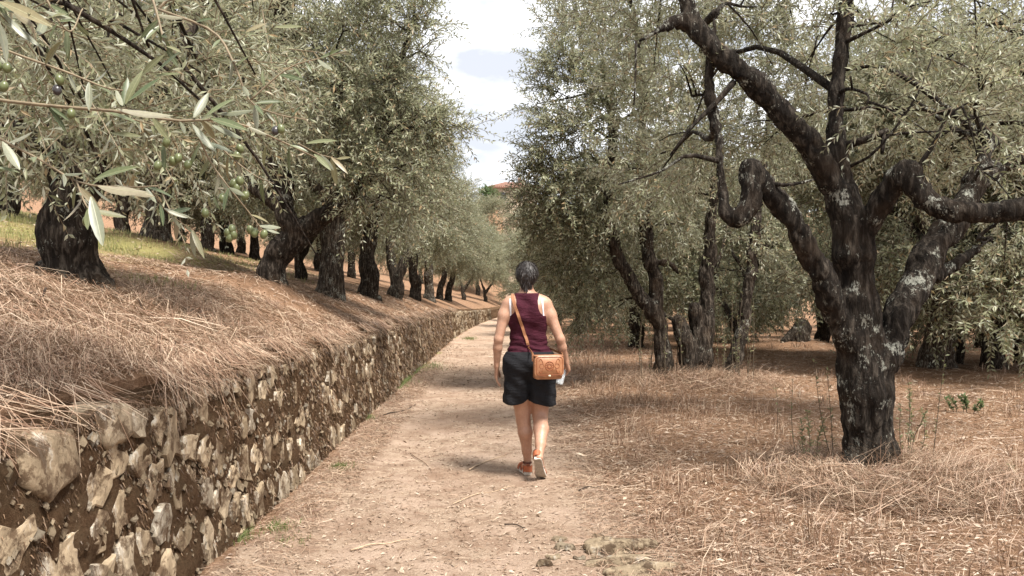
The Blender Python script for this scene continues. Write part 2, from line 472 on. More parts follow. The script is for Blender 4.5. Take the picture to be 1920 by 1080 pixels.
# the step of the retaining wall: columns at u > -1.69 are low ground, columns left of it the terrace
gv = np.stack([XX, YY, ZZ], -1).reshape(-1, 3)
nr, nc = UU.shape
ii, jj = np.meshgrid(np.arange(nr - 1), np.arange(nc - 1), indexing='ij')
q = np.stack([ii * nc + jj, ii * nc + jj + 1, (ii + 1) * nc + jj + 1, (ii + 1) * nc + jj], -1)
uf = gv.reshape(nr, nc, 3)
edge_r = 0.82 + 0.16 * fbm(YY * 0.9, 3.0, 0, 71, 3)
pathm = smooth(-1.56, -1.30, UU + 0.12 * fbm(YY * 1.3, 0, 0, 72, 3)) * (1 - smooth(edge_r - 0.15, edge_r + 0.35, UU))
dL = -1.69 - UU
turfm = smooth(1.6, 2.8, dL + 0.5 * fbm(XX * 0.7, YY * 0.7, 0, 77, 3)) * (0.55 + 0.45 * fbm(XX * 0.5, YY * 0.5, 0, 78, 3)) * (1 - smooth(14, 26, YY))
turfm = np.where(dL > 0, np.clip(turfm, 0, 1), 0)
turfm = np.maximum(turfm, 0.75 * smooth(-1.25, -1.42, UU) * smooth(0.25, 0.5, fbm(YY * 0.8, 8.0, 0, 80, 2)) * (dL < 0))
hum = np.zeros_like(UU)
for mx_, my_, mh, mr in MOUNDS:
    hum = np.maximum(hum, 0.75 * np.exp(-((XX - mx_) ** 2 + (YY - my_) ** 2) / (0.8 * mr * mr)))
hum = np.maximum(hum, 0.6 * smooth(0.35, 0.7, fbm(XX * 0.55, YY * 0.55, 0, 90, 3)) * (UU > 1.2))
mask = np.stack([pathm, turfm, hum, np.ones_like(UU)], -1).reshape(-1, 4)
umid = 0.5 * (us[:-1] + us[1:])
sel_hill = np.broadcast_to((umid < -1.69)[None], ii.shape)
pm = 0.25 * (pathm[:-1, :-1] + pathm[1:, :-1] + pathm[:-1, 1:] + pathm[1:, 1:])
sel_path = (~sel_hill) & (pm > 0.5)
def subsheet(name, sel):
    f = q[sel]; used, inv = np.unique(f, return_inverse=True)
    me = make_mesh(name, gv[used], inv.reshape(-1, 4), [M['ground']], None, True, {'mask': mask[used]})
    o = obj(name, me); o['kind'] = 'structure'; return o
ground = tag(subsheet('ground', ~sel_hill & ~sel_path), 'flat brown grove floor strewn with dry straw beside the path', 'ground')
path = tag(subsheet('path', sel_path), 'pale trodden dirt path running between wall and grove', 'path')
hill = tag(subsheet('hillside', sel_hill), 'raised terrace behind the stone wall sloping up with dry grass', 'hillside')

# ------------------------------------------------------------------ stone wall
def clip_poly(poly, p, nrm):
    out = []; k = len(poly)
    for i in range(k):
        a, b = poly[i], poly[(i + 1) % k]
        da, db = (a - p) @ nrm, (b - p) @ nrm
        if da <= 0: out.append(a)
        if (da < 0) != (db < 0) and da != db: out.append(a + (b - a) * da / (da - db))
    return out

def wall_sites():
    s = []
    y = 1.7; cols = []
    while y < 50:
        w = 0.23 * (1 + 0.012 * max(0, y - 8)) * random.uniform(0.6, 1.5)
        z = random.uniform(-0.04, 0.06)
        top = float(wallh(y)) - 0.10
        while z < top - 0.03:
            hgt = random.uniform(0.12, 0.30) * (1 + 0.008 * max(0, y - 8))
            s.append((y + random.uniform(-0.05, 0.05), z + hgt / 2, w, hgt)); z += hgt
        y += w
    return s

def face_x(y, z): return float(wallx(y)) - 0.07 * z

wall = empty('stone_wall', (-1.5, 2.0, 0.0))
tag(wall, 'low dry stone retaining wall with brown moss along the path', 'wall')
WOFF = np.array(wall.location)

def stone_geo(poly, yc, zc, proud, seed, big=False):
    """a rubble stone: outline on the wall's face, domed and roughened, sunk into the bank behind"""
    pl = np.array(poly); k = 11 if not big else 13
    d = np.concatenate([[0], np.cumsum(np.linalg.norm(np.roll(pl, -1, 0) - pl, axis=1))])
    cl = np.concatenate([pl, pl[:1]]); tt = np.linspace(0, d[-1], k, endpoint=False)
    ol = np.stack([np.interp(tt, d, cl[:, 0]), np.interp(tt, d, cl[:, 1])], -1)
    cen = ol.mean(0); r = ol - cen
    r *= (0.92 + (0.20 if not big else 0.1) * np.array([math.sin(seed * 7.1 + i * 2.3) for i in range(k)]))[:, None]
    rings = [(1.0, -0.10), (1.0, proud * 0.55), (0.93, proud), (0.5, proud)] if not big else [(1.0, -0.14), (1.02, proud * 0.2), (0.93, proud * 0.75), (0.7, proud * 0.98), (0.35, proud)]
    vs = []
    tilt = np.array([math.sin(seed * 3.3), math.cos(seed * 5.7)]) * 0.10
    for sc, px in rings:
        for i in range(k):
            yy, zz = cen + r[i] * sc
            rough = (0.004 if not big else 0.008) * math.sin(seed * 13 + i * 4.7 + sc * 9) if px > 0 else 0
            xx = face_x(yy, zz) + px + rough + ((yy - cen[0]) * tilt[0] + (zz - cen[1]) * tilt[1] if px > 0 else 0)
            vs.append((xx, yy, zz))
    vs.append((face_x(*cen) + proud * 1.02, cen[0], cen[1]))
    fs = []
    for a in range(len(rings) - 1):
        for i in range(k):
            j = (i + 1) % k
            fs.append((a * k + i, a * k + j, (a + 1) * k + j, (a + 1) * k + i))
    e = (len(rings) - 1) * k
    tr = [(e + i, e + (i + 1) % k, len(vs) - 1) for i in range(k)]
    return np.array(vs), [np.array(fs), np.array(tr)]

sites = wall_sites()
# large cap stones standing out at the near end
CAPS = [(2.36, 0.83, 0.22, 0.18), (2.80, 0.855, 0.38, 0.24), (3.25, 0.915, 0.27, 0.19)]
S = np.array([(s[0], s[1]) for s in sites]); SW = np.array([(s[2], s[3]) for s in sites])
ok = np.ones(len(S), bool)
for (cy, cz, w, hh) in CAPS:
    ok &= ~((np.abs(S[:, 0] - cy) < w * 0.55 + 0.05) & (np.abs(S[:, 1] - cz) < hh * 0.55 + 0.05))
S = S[ok]; SW = SW[ok]
stones = []
for i in range(len(S)):
    w, hh = SW[i] * 0.9
    c = S[i]
    poly = [c + np.array(d) for d in ((-w, -hh), (w, -hh), (w, hh), (-w, hh))]
    for j in np.argsort(((S - c) ** 2).sum(1))[1:12]:
        mid = (c + S[j]) / 2; nn = (S[j] - c)
        poly = clip_poly(poly, mid, nn)
        if len(poly) < 3: break
    if len(poly) < 3: continue
    poly = np.array(poly); cen = poly.mean(0)
    if poly[:, 1].max() > float(wallh(cen[0])) - 0.03: poly[:, 1] = np.minimum(poly[:, 1], float(wallh(cen[0])) - 0.03); cen = poly.mean(0)
    sh = random.uniform(0.82, 0.99) if cen[0] < 4.5 else random.uniform(0.58, 0.95)
    if cen[1] > float(wallh(cen[0])) - 0.16: sh *= 0.75
    if random.random() < (0.03 if cen[0] < 4.5 else 0.14): continue
    stones.append((cen + (poly - cen) * sh, cen[0], cen[1]))
stones.sort(key=lambda s: s[1])
rest = Geo(); n_single = 0
for k, (poly, yc, zc) in enumerate(stones):
    v, f = stone_geo(poly, yc, zc, random.uniform(0.006, 0.022), k + 0.37)
    if n_single < 292 and yc > 2.0:
        cpt = v.mean(0); g = Geo(); g.add(v, f)
        st = obj('stone', g.mesh('stone', [M['stone']], False, cpt), wall, cpt - WOFF); n_single += 1
    else: rest.add(v, f)
for k, (cy, cz, w, hh) in enumerate(CAPS):
    th = np.linspace(0, 2 * np.pi, 14, endpoint=False)
    poly = np.stack([cy + w / 2 * np.sign(np.cos(th)) * np.abs(np.cos(th)) ** 0.55, cz + hh / 2 * np.sign(np.sin(th)) * np.abs(np.sin(th)) ** 0.6], -1)
    poly += 0.012 * np.array([[math.sin(k * 3 + i * 2.1), math.cos(k * 5 + i * 1.7)] for i in range(14)])
    v, f = stone_geo(poly, cy, cz, 0.035, k + 50.2, True)
    cpt = v.mean(0); g = Geo(); g.add(v, f)
    o = obj('stone', g.mesh('stone', [M['stone']], True, cpt), wall, cpt - WOFF)
    o['label'] = 'large rounded cap stone on the near end of the wall'
o = obj('stones_farther_off', rest.mesh('stones', [M['stone']], False, WOFF), wall); o['kind'] = 'stuff'

# the earth and moss that holds the stones
yy = [1.2]
while yy[-1] < 60: yy.append(yy[-1] + max(0.04, 0.009 * yy[-1]))
yy = np.array(yy); tt = np.linspace(0, 1, 34)
Yc, Tc = np.meshgrid(yy, tt, indexing='ij')
hw = wallh(Yc) + 0.02
Zc = np.where(Tc < 0.8, (Tc / 0.8) * hw, hw) - 0.03 * (Tc == 0)
back = np.clip((Tc - 0.72) / 0.28, 0, 1) ** 2 * 0.42
Zc = Zc - 0.10 * np.exp(-((Tc - 0.8) / 0.08) ** 2) + np.clip(Tc - 0.82, 0, 1) * 0.22
nz = fbm(Yc * 4.5, Zc * 4.5, 0, 61, 4)
Xc = wallx(Yc) - 0.07 * np.minimum(Zc, 1) + 0.006 + 0.042 * nz + 0.035 * fbm(Yc * 15, Zc * 15, Tc * 5, 63, 3) - back
ev = np.stack([Xc, Yc, Zc], -1).reshape(-1, 3); n1, n2 = Yc.shape
i1, i2 = np.meshgrid(np.arange(n1 - 1), np.arange(n2 - 1), indexing='ij')
eq = np.stack([i1 * n2 + i2, (i1 + 1) * n2 + i2, (i1 + 1) * n2 + i2 + 1, i1 * n2 + i2 + 1], -1).reshape(-1, 4)
obj('earth_bed', make_mesh('earth_bed', ev - WOFF, eq, [M['earth']]), wall)

n = 1500
y = np.concatenate([1.9 + 5 * rng.random(n // 2), 1.9 * (24 / 1.9) ** rng.random(n - n // 2)]); z = (wallh(y) - 0.08) * rng.random(n)
x = wallx(y) - 0.07 * z + 0.012 + 0.042 * fbm(y * 4.5, z * 4.5, 0, 61, 4)
sz = (0.006 + 0.024 * rng.random(n) ** 2.5) * (0.8 + 0.04 * y)
bs = np.array([(0.6, 0, 0), (-1, 0, 0), (0, 1, 0), (0, -1, 0), (0, 0, 1.2), (0, 0, -1.2), (0.55, 0.5, 0.5), (0.5, -0.5, -0.6)], float)
fs_ = np.array([(0, 6, 7), (2, 6, 0), (6, 2, 4), (6, 4, 0), (0, 4, 3), (0, 3, 7), (7, 3, 5), (0, 7, 5), (0, 5, 2), (1, 4, 2), (1, 3, 4), (1, 5, 3), (1, 2, 5)])
cv = bs[None] * rng.uniform(0.6, 1.25, (n, 8, 1)) * rng.uniform(0.6, 1.3, (n, 1, 3)) * sz[:, None, None] + np.stack([x, y, z], -1)[:, None]
cg = Geo(); cg.add(cv.reshape(-1, 3), (np.arange(n)[:, None, None] * 8 + fs_[None]).reshape(-1, 3))
o = obj('small_stones', cg.mesh('small_stones', [M['chip']], False, WOFF), wall); o['kind'] = 'stuff'

# ------------------------------------------------------------------ straw, litter, moss, grass
def strips(p0, p1, p2, wvec):
    """bent blades: three points each, two quads"""
    n = len(p0)
    v = np.stack([p0 - wvec, p0 + wvec, p1 + wvec, p1 - wvec, p2 - wvec * 0.35, p2 + wvec * 0.35], 1).reshape(-1, 3)
    b = np.arange(n)[:, None] * 6
    f = np.concatenate([b + np.array([[0, 1, 2, 3]]), b + np.array([[3, 2, 5, 4]])])
    return v, f

def lying(x, y, ln, width, lift, heading=None):
    n = len(x); th = rng.uniform(0, 2 * np.pi, n) if heading is None else heading
    dx, dy = np.cos(th) * ln / 2, np.sin(th) * ln / 2
    z0 = height(x - dx, y - dy); z2 = height(x + dx, y + dy); z1 = height(x, y)
    lf = lift * rng.random((3, n)) ** 2
    bow = rng.normal(0, 0.12, n) * ln
    p0 = np.stack([x - dx, y - dy, z0 + 0.003 + lf[0]], -1)
    p1 = np.stack([x - np.sin(th) * bow, y + np.cos(th) * bow, np.maximum(z1, 0.5 * (z0 + z2) - 0.02) + 0.008 + lf[1]], -1)
    p2 = np.stack([x + dx, y + dy, z2 + 0.003 + lf[2]], -1)
    w = np.stack([-np.sin(th), np.cos(th), rng.normal(0, 0.5, n)], -1) * (width / 2)[:, None]
    return strips(p0, p1, p2, w)

def logy(n, a, b): return a * (b / a) ** rng.random(n)

straw = Geo()
def scatter(n, y0, y1, xr, ln, wd, lift, keep=None, heading=None):
    y = logy(n, y0, y1); lo, hi = xr(y); x = lo + (hi - lo) * rng.random(n)
    if keep is not None:
        m = keep(x, y); x, y = x[m], y[m]
    l = rng.uniform(*ln, len(x)); w = rng.uniform(*wd, len(x)) * (0.42 + 0.085 * np.clip(y, 3, 20))
    hd = None if heading is None else heading(x, y)
    v, f = lying(x, y, l, w, lift, hd)
    # keep only blades that do not cross the wall's step
    bl = v.reshape(-1, 6, 3); span = bl[:, :, 2].max(1) - bl[:, :, 2].min(1)
    okb = span < 0.45
    v2, f2 = bl[okb].reshape(-1, 3), None
    b = np.arange(okb.sum())[:, None] * 6
    f2 = np.concatenate([b + np.array([[0, 1, 2, 3]]), b + np.array([[3, 2, 5, 4]])])
    straw.add(v2, f2)

edge_line = lambda y: wallx(y) + 1.48
clumpy = lambda s, f, t: (lambda x, y: (0.5 + 0.5 * fbm(x * f, y * f, 0, s, 3)) > t * rng.random(len(x)) ** 0.5)
# grove floor, right of the path
scatter(40000, 3.3, 26, lambda y: (edge_line(y) + 0.75, 0.70 * y + 0.8), (0.07, 0.30), (0.0018, 0.004), 0.035, clumpy(101, 0.9, 0.55))
# verge
scatter(9000, 3.4, 22, lambda y: (edge_line(y) + 0.55, edge_line(y) + 1.5), (0.06, 0.26), (0.0018, 0.0035), 0.04)
# terrace
scatter(50000, 2.0, 24, lambda y: (wallx(y) - np.minimum(2.0 + 0.12 * y, 0.75 * y), wallx(y) - 0.31), (0.05, 0.30), (0.002, 0.0045), 0.05,
        clumpy(103, 1.1, 0.5))
scatter(9000, 2.0, 9, lambda y: (wallx(y) - 1.6, wallx(y) - 0.45), (0.15, 0.50), (0.002, 0.004), 0.11, clumpy(104, 1.6, 0.7))
scatter(6500, 2.0, 12, lambda y: (wallx(y) - 0.55, wallx(y) - 0.22), (0.05, 0.20), (0.002, 0.004), 0.05)
scatter(4500, 1.9, 4.6, lambda y: (wallx(y) - 0.62, wallx(y) - 0.225), (0.04, 0.22), (0.002, 0.004), 0.10)
# path: sparse, short
scatter(9000, 3.7, 20, lambda y: (edge_line(y) - 1.35, edge_line(y) + 0.9), (0.02, 0.11), (0.0015, 0.003), 0.012, clumpy(105, 1.4, 0.95))
scatter(1400, 3.7, 14, lambda y: (edge_line(y) - 1.3, edge_line(y) + 0.8), (0.08, 0.24), (0.0015, 0.0028), 0.02, clumpy(106, 1.2, 1.0))
scatter(9000, 3.2, 16, lambda y: (wallx(y) + 0.02, wallx(y) + 0.42), (0.04, 0.20), (0.0018, 0.0034), 0.035, clumpy(108, 1.2, 0.5))
# mound of long straw round the near trunk, and round the many-stemmed tree
for (cx, cy, n, r0, r1, s_) in ((R1[0], R1[1] - 0.15, 9000, 0.22, 1.0, 1.0), (R2[0], R2[1], 3500, 0.2, 1.3, 1.25), (L1[0], L1[1], 3500, 0.3, 1.2, 1.0)):
    th = rng.uniform(0, 2 * np.pi, n); rr = r0 + (r1 - r0) * rng.random(n) ** 1.2
    x, y = cx + rr * np.cos(th), cy + rr * np.sin(th)
    m = x > wallx(y) + 0.4 if cx > 0 else x < wallx(y) - 0.3
    x, y, th = x[m], y[m], th[m]
    v, f = lying(x, y, rng.uniform(0.12, 0.5, len(x)) * s_, rng.uniform(0.002, 0.004, len(x)) * s_, 0.16, th + np.pi / 2 + rng.normal(0, 0.7, len(x)))
    straw.add(v, f)
# straw hanging over the wall's lip
n = 5200
y = logy(n, 2.0, 30); y = y[(0.5 + 0.5 * fbm(y * 2.1, 0, 0, 111, 3)) > 0.35 + 0.4 * rng.random(n)]; y = y[(y > 3.5) | (rng.random(len(y)) < 0.35)]; n = len(y); z0 = wallh(y) + 0.03 + 0.05 * rng.random(n); x0 = wallx(y) - 0.25 + 0.12 * rng.random(n)
ln = rng.uniform(-0.03, 0.11, n) * (1 + 2.0 * (rng.random(n) > 0.93))
x1 = wallx(y) - 0.05 + 0.03 * rng.random(n) - 0.04; dy = rng.normal(0, 0.14, n)
p0 = np.stack([x0, y, z0 + 0.04], -1); p1 = np.stack([x1, y + dy, wallh(y) + 0.0 + 0.03 * rng.random(n)], -1)
p2 = np.stack([wallx(y) - 0.01 + 0.05 * rng.random(n), y + dy * 2, wallh(y) - ln], -1)
w = np.stack([0.2 * rng.random(n), np.ones(n), 0.3 * rng.normal(0, 1, n)], -1) * (rng.uniform(0.0015, 0.003, n) * (0.7 + 0.06 * y))[:, None]
straw.add(*strips(p0, p1, p2, w))
tag(obj('dry_straw', straw.mesh('dry_straw', [M['straw']], False)), 'dry reddish straw and cut grass lying over the ground', 'straw', kind='stuff')

# dry brown moss and rootlets on the wall's face
n = 42000
y = logy(n, 1.9, 26); z = wallh(y) * rng.random(n) ** 0.8
x = wallx(y) - 0.07 * z + 0.042 * fbm(y * 4.5, z * 4.5, 0, 61, 4) + 0.004
km = (0.5 + 0.5 * fbm(y * 2.2, z * 2.2, 0, 64, 3)) > 0.32
x, y, z = x[km], y[km], z[km]; n = len(x)
ln = rng.uniform(0.012, 0.04, n) * (0.5 + 0.10 * y)
dv = unit(np.stack([rng.uniform(0.3, 1, n), rng.normal(0, 0.6, n), rng.normal(-0.5, 0.6, n)], -1)) * ln[:, None]
p0 = np.stack([x - 0.01, y, z], -1); p1 = p0 + dv * 0.6; p2 = p0 + dv + np.stack([0 * x, 0 * x, -0.5 * ln], -1)
w = unit(np.cross(dv, rng.normal(0, 1, (n, 3)))) * (rng.uniform(0.0014, 0.0036, n) * (0.4 + 0.13 * y))[:, None]
mg = Geo(); mg.add(*strips(p0, p1, p2, w))
o = obj('moss', mg.mesh('moss', [M['moss']], False, WOFF), wall); o['kind'] = 'stuff'

# fallen leaves: small flat diamonds
def flecks(x, y, ln, lift=0.006):
    n = len(x); th = rng.uniform(0, 2 * np.pi, n); z = height(x, y) + 0.003 + lift * rng.random(n)
    d = np.stack([np.cos(th), np.sin(th), rng.normal(0, 0.25, n)], -1) * (ln / 2)[:, None]
    w = np.stack([-np.sin(th), np.cos(th), rng.normal(0, 0.5, n)], -1) * (ln * rng.uniform(0.09, 0.16, n))[:, None]
    c = np.stack([x, y, z], -1)
    v = np.stack([c - d, c + w + [0, 0, 0.004], c + d, c - w + [0, 0, 0.004]], 1).reshape(-1, 3)
    return v, np.arange(n * 4).reshape(-1, 4)
lit = Geo()
y = logy(14000, 3.6, 24); x = edge_line(y) - 1.42 + 2.5 * rng.random(14000); k_ = (0.5 + 0.5 * fbm(x * 1.3, y * 1.3, 0, 301, 3)) > 0.25 + 0.6 * rng.random(14000) * (np.abs(x - edge_line(y) + 0.25) < 0.8); x, y = x[k_], y[k_]; lit.add(*flecks(x, y, rng.uniform(0.015, 0.05, len(x)) * (0.7 + 0.05 * y)))
y = logy(26000, 3.4, 30); x = edge_line(y) + 0.8 + (0.72 * y) * rng.random(26000); lit.add(*flecks(x, y, rng.uniform(0.02, 0.06, len(x)) * (0.7 + 0.05 * y), 0.03))
y = logy(14000, 2.2, 24); x = wallx(y) - 0.25 - np.minimum(6, 0.6 * y) * rng.random(14000); lit.add(*flecks(x, y, rng.uniform(0.02, 0.06, len(x)) * (0.7 + 0.05 * y), 0.03))
tag(obj('leaf_litter', lit.mesh('leaf_litter', [M['litter']], False)), 'small pale fallen olive leaves scattered over path and grove floor', 'leaf litter', kind='stuff')

# pebbles and clods
def pebble_mesh(n, xs, ys, sz):
    base = np.array([(1, 0, 0), (-1, 0, 0), (0, 1, 0), (0, -1, 0), (0, 0, 0.7), (0, 0, -0.5)], float)
    fs = np.array([(0, 2, 4), (2, 1, 4), (1, 3, 4), (3, 0, 4), (2, 0, 5), (1, 2, 5), (3, 1, 5), (0, 3, 5)])
    th = rng.uniform(0, 6.28, n); c, s = np.cos(th), np.sin(th)
    b = base[None] * (rng.uniform(0.5, 1.2, (n, 6, 1)) * rng.uniform(0.6, 1.3, (n, 1, 3))) * sz[:, None, None]
    v = np.stack([b[..., 0] * c[:, None] - b[..., 1] * s[:, None], b[..., 0] * s[:, None] + b[..., 1] * c[:, None], b[..., 2]], -1)
    v += np.stack([xs, ys, height(xs, ys) + sz * 0.15], -1)[:, None]
    return v.reshape(-1, 3), (np.arange(n)[:, None, None] * 6 + fs[None]).reshape(-1, 3)
n = 5200; y = logy(n, 3.6, 18); x = edge_line(y) - 1.35 + 2.4 * rng.random(n)
pg = Geo(); pg.add(*pebble_mesh(n, x, y, (0.003 + 0.011 * rng.random(n) ** 3) * (0.8 + 0.05 * y)))
m_peb = plain('pebble', (0.30, 0.22, 0.155), 0.9, 0.5, 9)
tag(obj('pebbles', pg.mesh('pebbles', [m_peb])), 'small pebbles and clods of earth on the path', 'pebbles', kind='stuff')

def blades(x, y, ln, wd, lean=0.35):
    n = len(x); z = height(x, y); th = rng.uniform(0, 6.28, n); le = lean * ln * rng.random(n)
    p0 = np.stack([x, y, z - 0.005], -1)
    p1 = p0 + np.stack([np.cos(th) * le * 0.3, np.sin(th) * le * 0.3, ln * 0.6], -1)
    p2 = p0 + np.stack([np.cos(th) * le, np.sin(th) * le, ln * (1 - 0.3 * rng.random(n))], -1)
    w = np.stack([-np.sin(th + 1), np.cos(th + 1), 0 * th], -1) * (wd / 2)[:, None]
    return strips(p0, p1, p2, w)
gg = Geo()
n = 30000; y = logy(n, 5.5, 24); x = wallx(y) - 1.4 - (0.62 * y) * rng.random(n)
k_ = (0.5 + 0.5 * fbm(x * 0.8, y * 0.8, 0, 131, 3)) > 0.35 + 0.3 * (x > -4.5); x, y = x[k_], y[k_]
gg.add(*blades(x, y, rng.uniform(0.04, 0.13, len(x)), rng.uniform(0.004, 0.009, len(x)) * (0.7 + 0.04 * y)))
tag(obj('grass', gg.mesh('grass', [M['grass']], False)), 'short yellowing grass on the sunlit slope behind the left trunks', 'grass', kind='stuff')
# dry standing tufts on the grove floor
tg = Geo()
for k in range(240):
    yb = float(logy(1, 3.6, 22)[0]); xb = float(edge_line(yb)) + 1.0 + 0.62 * yb * random.random()
    n = 16; x = xb + rng.normal(0, 0.05, n); y = yb + rng.normal(0, 0.05, n)
    tg.add(*blades(x, y, rng.uniform(0.06, 0.22, n), np.full(n, 0.0035 + 0.0003 * yb), 0.9))
for k in range(190):
    yb = 8.0 + 16 * random.random(); xb = 1.2 + 1.6 * random.random() ** 1.5 + 0.02 * yb
    n = 16; x = xb + rng.normal(0, 0.08, n); y = yb + rng.normal(0, 0.08, n)
    tg.add(*blades(x, y, rng.uniform(0.05, 0.26, n), np.full(n, 0.0028 + 0.0002 * yb), 1.3))
for (cx, cy, n, rx) in ((R1[0] - 0.05, R1[1] - 0.5, 700, 0.42), (R1[0] + 0.35, R1[1] - 0.2, 700, 0.28), (R2[0], R2[1] - 0.4, 900, 0.8), (R2[0] - 0.6, R2[1] - 0.2, 400, 0.5)):
    x = cx + rng.normal(0, rx, n); y = cy + rng.normal(0, 0.22, n); tg.add(*blades(x, y, rng.uniform(0.10, 0.34, n) * (1 + 0.05 * (cy > 9)), np.full(n, 0.003), 2.6))
tag(obj('dry_tall_grass', tg.mesh('dry_tall_grass', [M['straw']], False)), 'thin standing dry grass along the verge under the grove trees', 'dry grass', kind='stuff')

# ------------------------------------------------------------------ foliage
def leaf_quads(base, d, nrm, ln, wd):
    w = unit(np.cross(nrm, d)); nn = np.cross(d, w)
    mid = base + d * (ln * 0.48)[:, None] + nn * (ln * 0.05)[:, None]
    wv = w * (wd / 2)[:, None]; tip = base + d * ln[:, None] - nn * (ln * 0.06)[:, None]
    v = np.stack([base, mid - wv, tip, mid + wv], 1)
    return v.reshape(-1, 3), np.arange(len(base) * 4).reshape(-1, 4)

UP = np.array([0, 0, 1.0])
def sprays(o, d, ln, pairs, leaf, width, droop, r_=None):
    """leafy shoots: opposite pairs of narrow leaves along a drooping twig"""
    n = len(o); d = unit(d)
    a = unit(np.cross(d, UP + 0.01 * rng.normal(0, 1, (n, 3)))); b = np.cross(d, a)
    t = np.linspace(0.10, 1.0, pairs)[None]
    L_ = ln[:, None]
    pos = o[:, None] + d[:, None] * (L_ * t)[..., None] - UP * (droop[:, None] * L_ * t ** 2)[..., None]
    tan = unit(d[:, None] - UP * (2 * droop[:, None] * t)[..., None])
    phi = rng.uniform(0, 6.28, n)[:, None] + (np.arange(pairs) % 2)[None] * 1.57 + rng.normal(0, 0.3, (n, pairs))
    V = []; 
    for sgn in (0, math.pi):
        ph = phi + sgn + rng.normal(0, 0.2, phi.shape)
        perp = a[:, None] * np.cos(ph)[..., None] + b[:, None] * np.sin(ph)[..., None]
        ang = rng.uniform(0.55, 1.15, phi.shape)[..., None]
        ld = unit(tan * np.cos(ang) + perp * np.sin(ang) - UP * rng.uniform(-0.1, 0.35, phi.shape)[..., None])
        nn = unit(tan * 0.8 + UP * 0.9 + rng.normal(0, 0.45, ld.shape))
        ll = leaf * rng.uniform(0.65, 1.2, phi.shape) * (1 - 0.35 * t ** 3)
        ww = width * rng.uniform(0.8, 1.2, phi.shape)
        v, f = leaf_quads(pos.reshape(-1, 3), ld.reshape(-1, 3), nn.reshape(-1, 3), ll.ravel(), ww.ravel())
        V.append(v)
    v = np.concatenate(V)
    # twigs
    ts = np.array([0, 0.5, 1.0])[None]
    tp = o[:, None] + d[:, None] * (L_ * ts)[..., None] - UP * (droop[:, None] * L_ * ts ** 2)[..., None]
    rad = np.array([0.0028, 0.002, 0.001])[None, :, None, None] * (width / 0.012)
    th = np.array([0, 2.09, 4.19])
    ring = a[:, None, None] * np.cos(th)[None, None, :, None] + b[:, None, None] * np.sin(th)[None, None, :, None]
    tv = (tp[:, :, None] + ring * rad).reshape(-1, 3)
    base = np.arange(n)[:, None] * 9
    tf = []
    for s_ in (0, 3):
        for j in range(3):
            k = (j + 1) % 3
            tf.append(base + np.array([[s_ + j, s_ + k, s_ + 3 + k, s_ + 3 + j]]))
    return v, np.arange(len(v)).reshape(-1, 4), tv, np.concatenate(tf)

def clump_shoots(c, r, n, cc, out=0.5):
    """start points and directions of n shoots in an ellipsoid clump"""
    p = unit(rng.normal(0, 1, (n, 3))) * (rng.random((n, 1)) ** 0.5)
    pos = np.asarray(c) + p * np.asarray(r)
    d = unit(p) * out + unit(pos - cc) * 0.45 + rng.normal(0, 0.45, (n, 3)) + np.array([0, 0, 0.22])
    return pos, unit(d)

def crown_mesh(name, clumps, cc, off, pairs=12, leaf=0.058, width=0.0125, ln=(0.24, 0.5), mats=None, droop=(0.0, 0.42)):
    O, D = [], []
    for c, r, n in clumps:
        o, d = clump_shoots(c, r, n, cc); O.append(o); D.append(d)
    O = np.concatenate(O); D = np.concatenate(D); n = len(O)
    v, f, tv, tf = sprays(O, D, rng.uniform(*ln, n), pairs, leaf, width, rng.uniform(*droop, n))
    g = Geo(); g.add(v, f, 0); g.add(tv, tf, 1)
    return g.mesh(name, mats or [M['leaf'], M['twig']], False, off)

def trunk_mesh(name, limbs, off, h=0.022, mat=None, knob=1.0, branches=None, seed=0, flare=None):
    """limbs: list of (points, radii); fused, made gnarled, with thin side branches joined on"""
    allp = np.concatenate([np.asarray(l[0]) for l in limbs]); mr = max(max(l[1]) for l in limbs)
    s = SDF(allp.min(0) - mr - 0.15, allp.max(0) + mr + 0.15, h)
    for pts, rad in limbs:
        m = max(6, int(np.linalg.norm(np.diff(pts, axis=0), axis=1).sum() / 0.09))
        ctl = np.asarray(pts, float); lin = np.stack([np.interp(np.linspace(0, len(ctl) - 1, m), np.arange(len(ctl)), ctl[:, c_]) for c_ in range(3)], -1)
        p = 0.4 * spline(ctl, m) + 0.6 * lin; r = np.interp(np.linspace(0, 1, m), np.linspace(0, 1, len(rad)), rad)
        wob = 0.42 * r[:, None] * np.stack([fbm(np.arange(m) * 0.31, seed + 1.0, k * 9.0, 7, 2) for k in range(3)], -1)
        p = p + wob; r = r * (1 + 0.20 * fbm(np.arange(m) * 0.55, seed + 5.0, 0, 8, 2))
        s.chain(p, r, 0.035)
    v, q_ = s.mesh()
    nn = vnormals(v, q_)
    big = fbm(v[:, 0] * 5, v[:, 1] * 5, v[:, 2] * 2.2, 200 + seed, 3)
    rid = 1 - np.abs(fbm(v[:, 0] * 15, v[:, 1] * 15, v[:, 2] * 3.2, 230 + seed, 3)) * 2.2
    fin = fbm(v[:, 0] * 34, v[:, 1] * 34, v[:, 2] * 12, 260 + seed, 2)
    v = v + nn * (knob * (0.030 * big + 0.024 * rid + 0.010 * fin - 0.014))[:, None]
    g = Geo(); g.add(v, q_)
    for bp, br in (branches or []): g.add(*tube(bp, br, 6))
    return g.mesh(name, [mat or M['bark']], True, off)

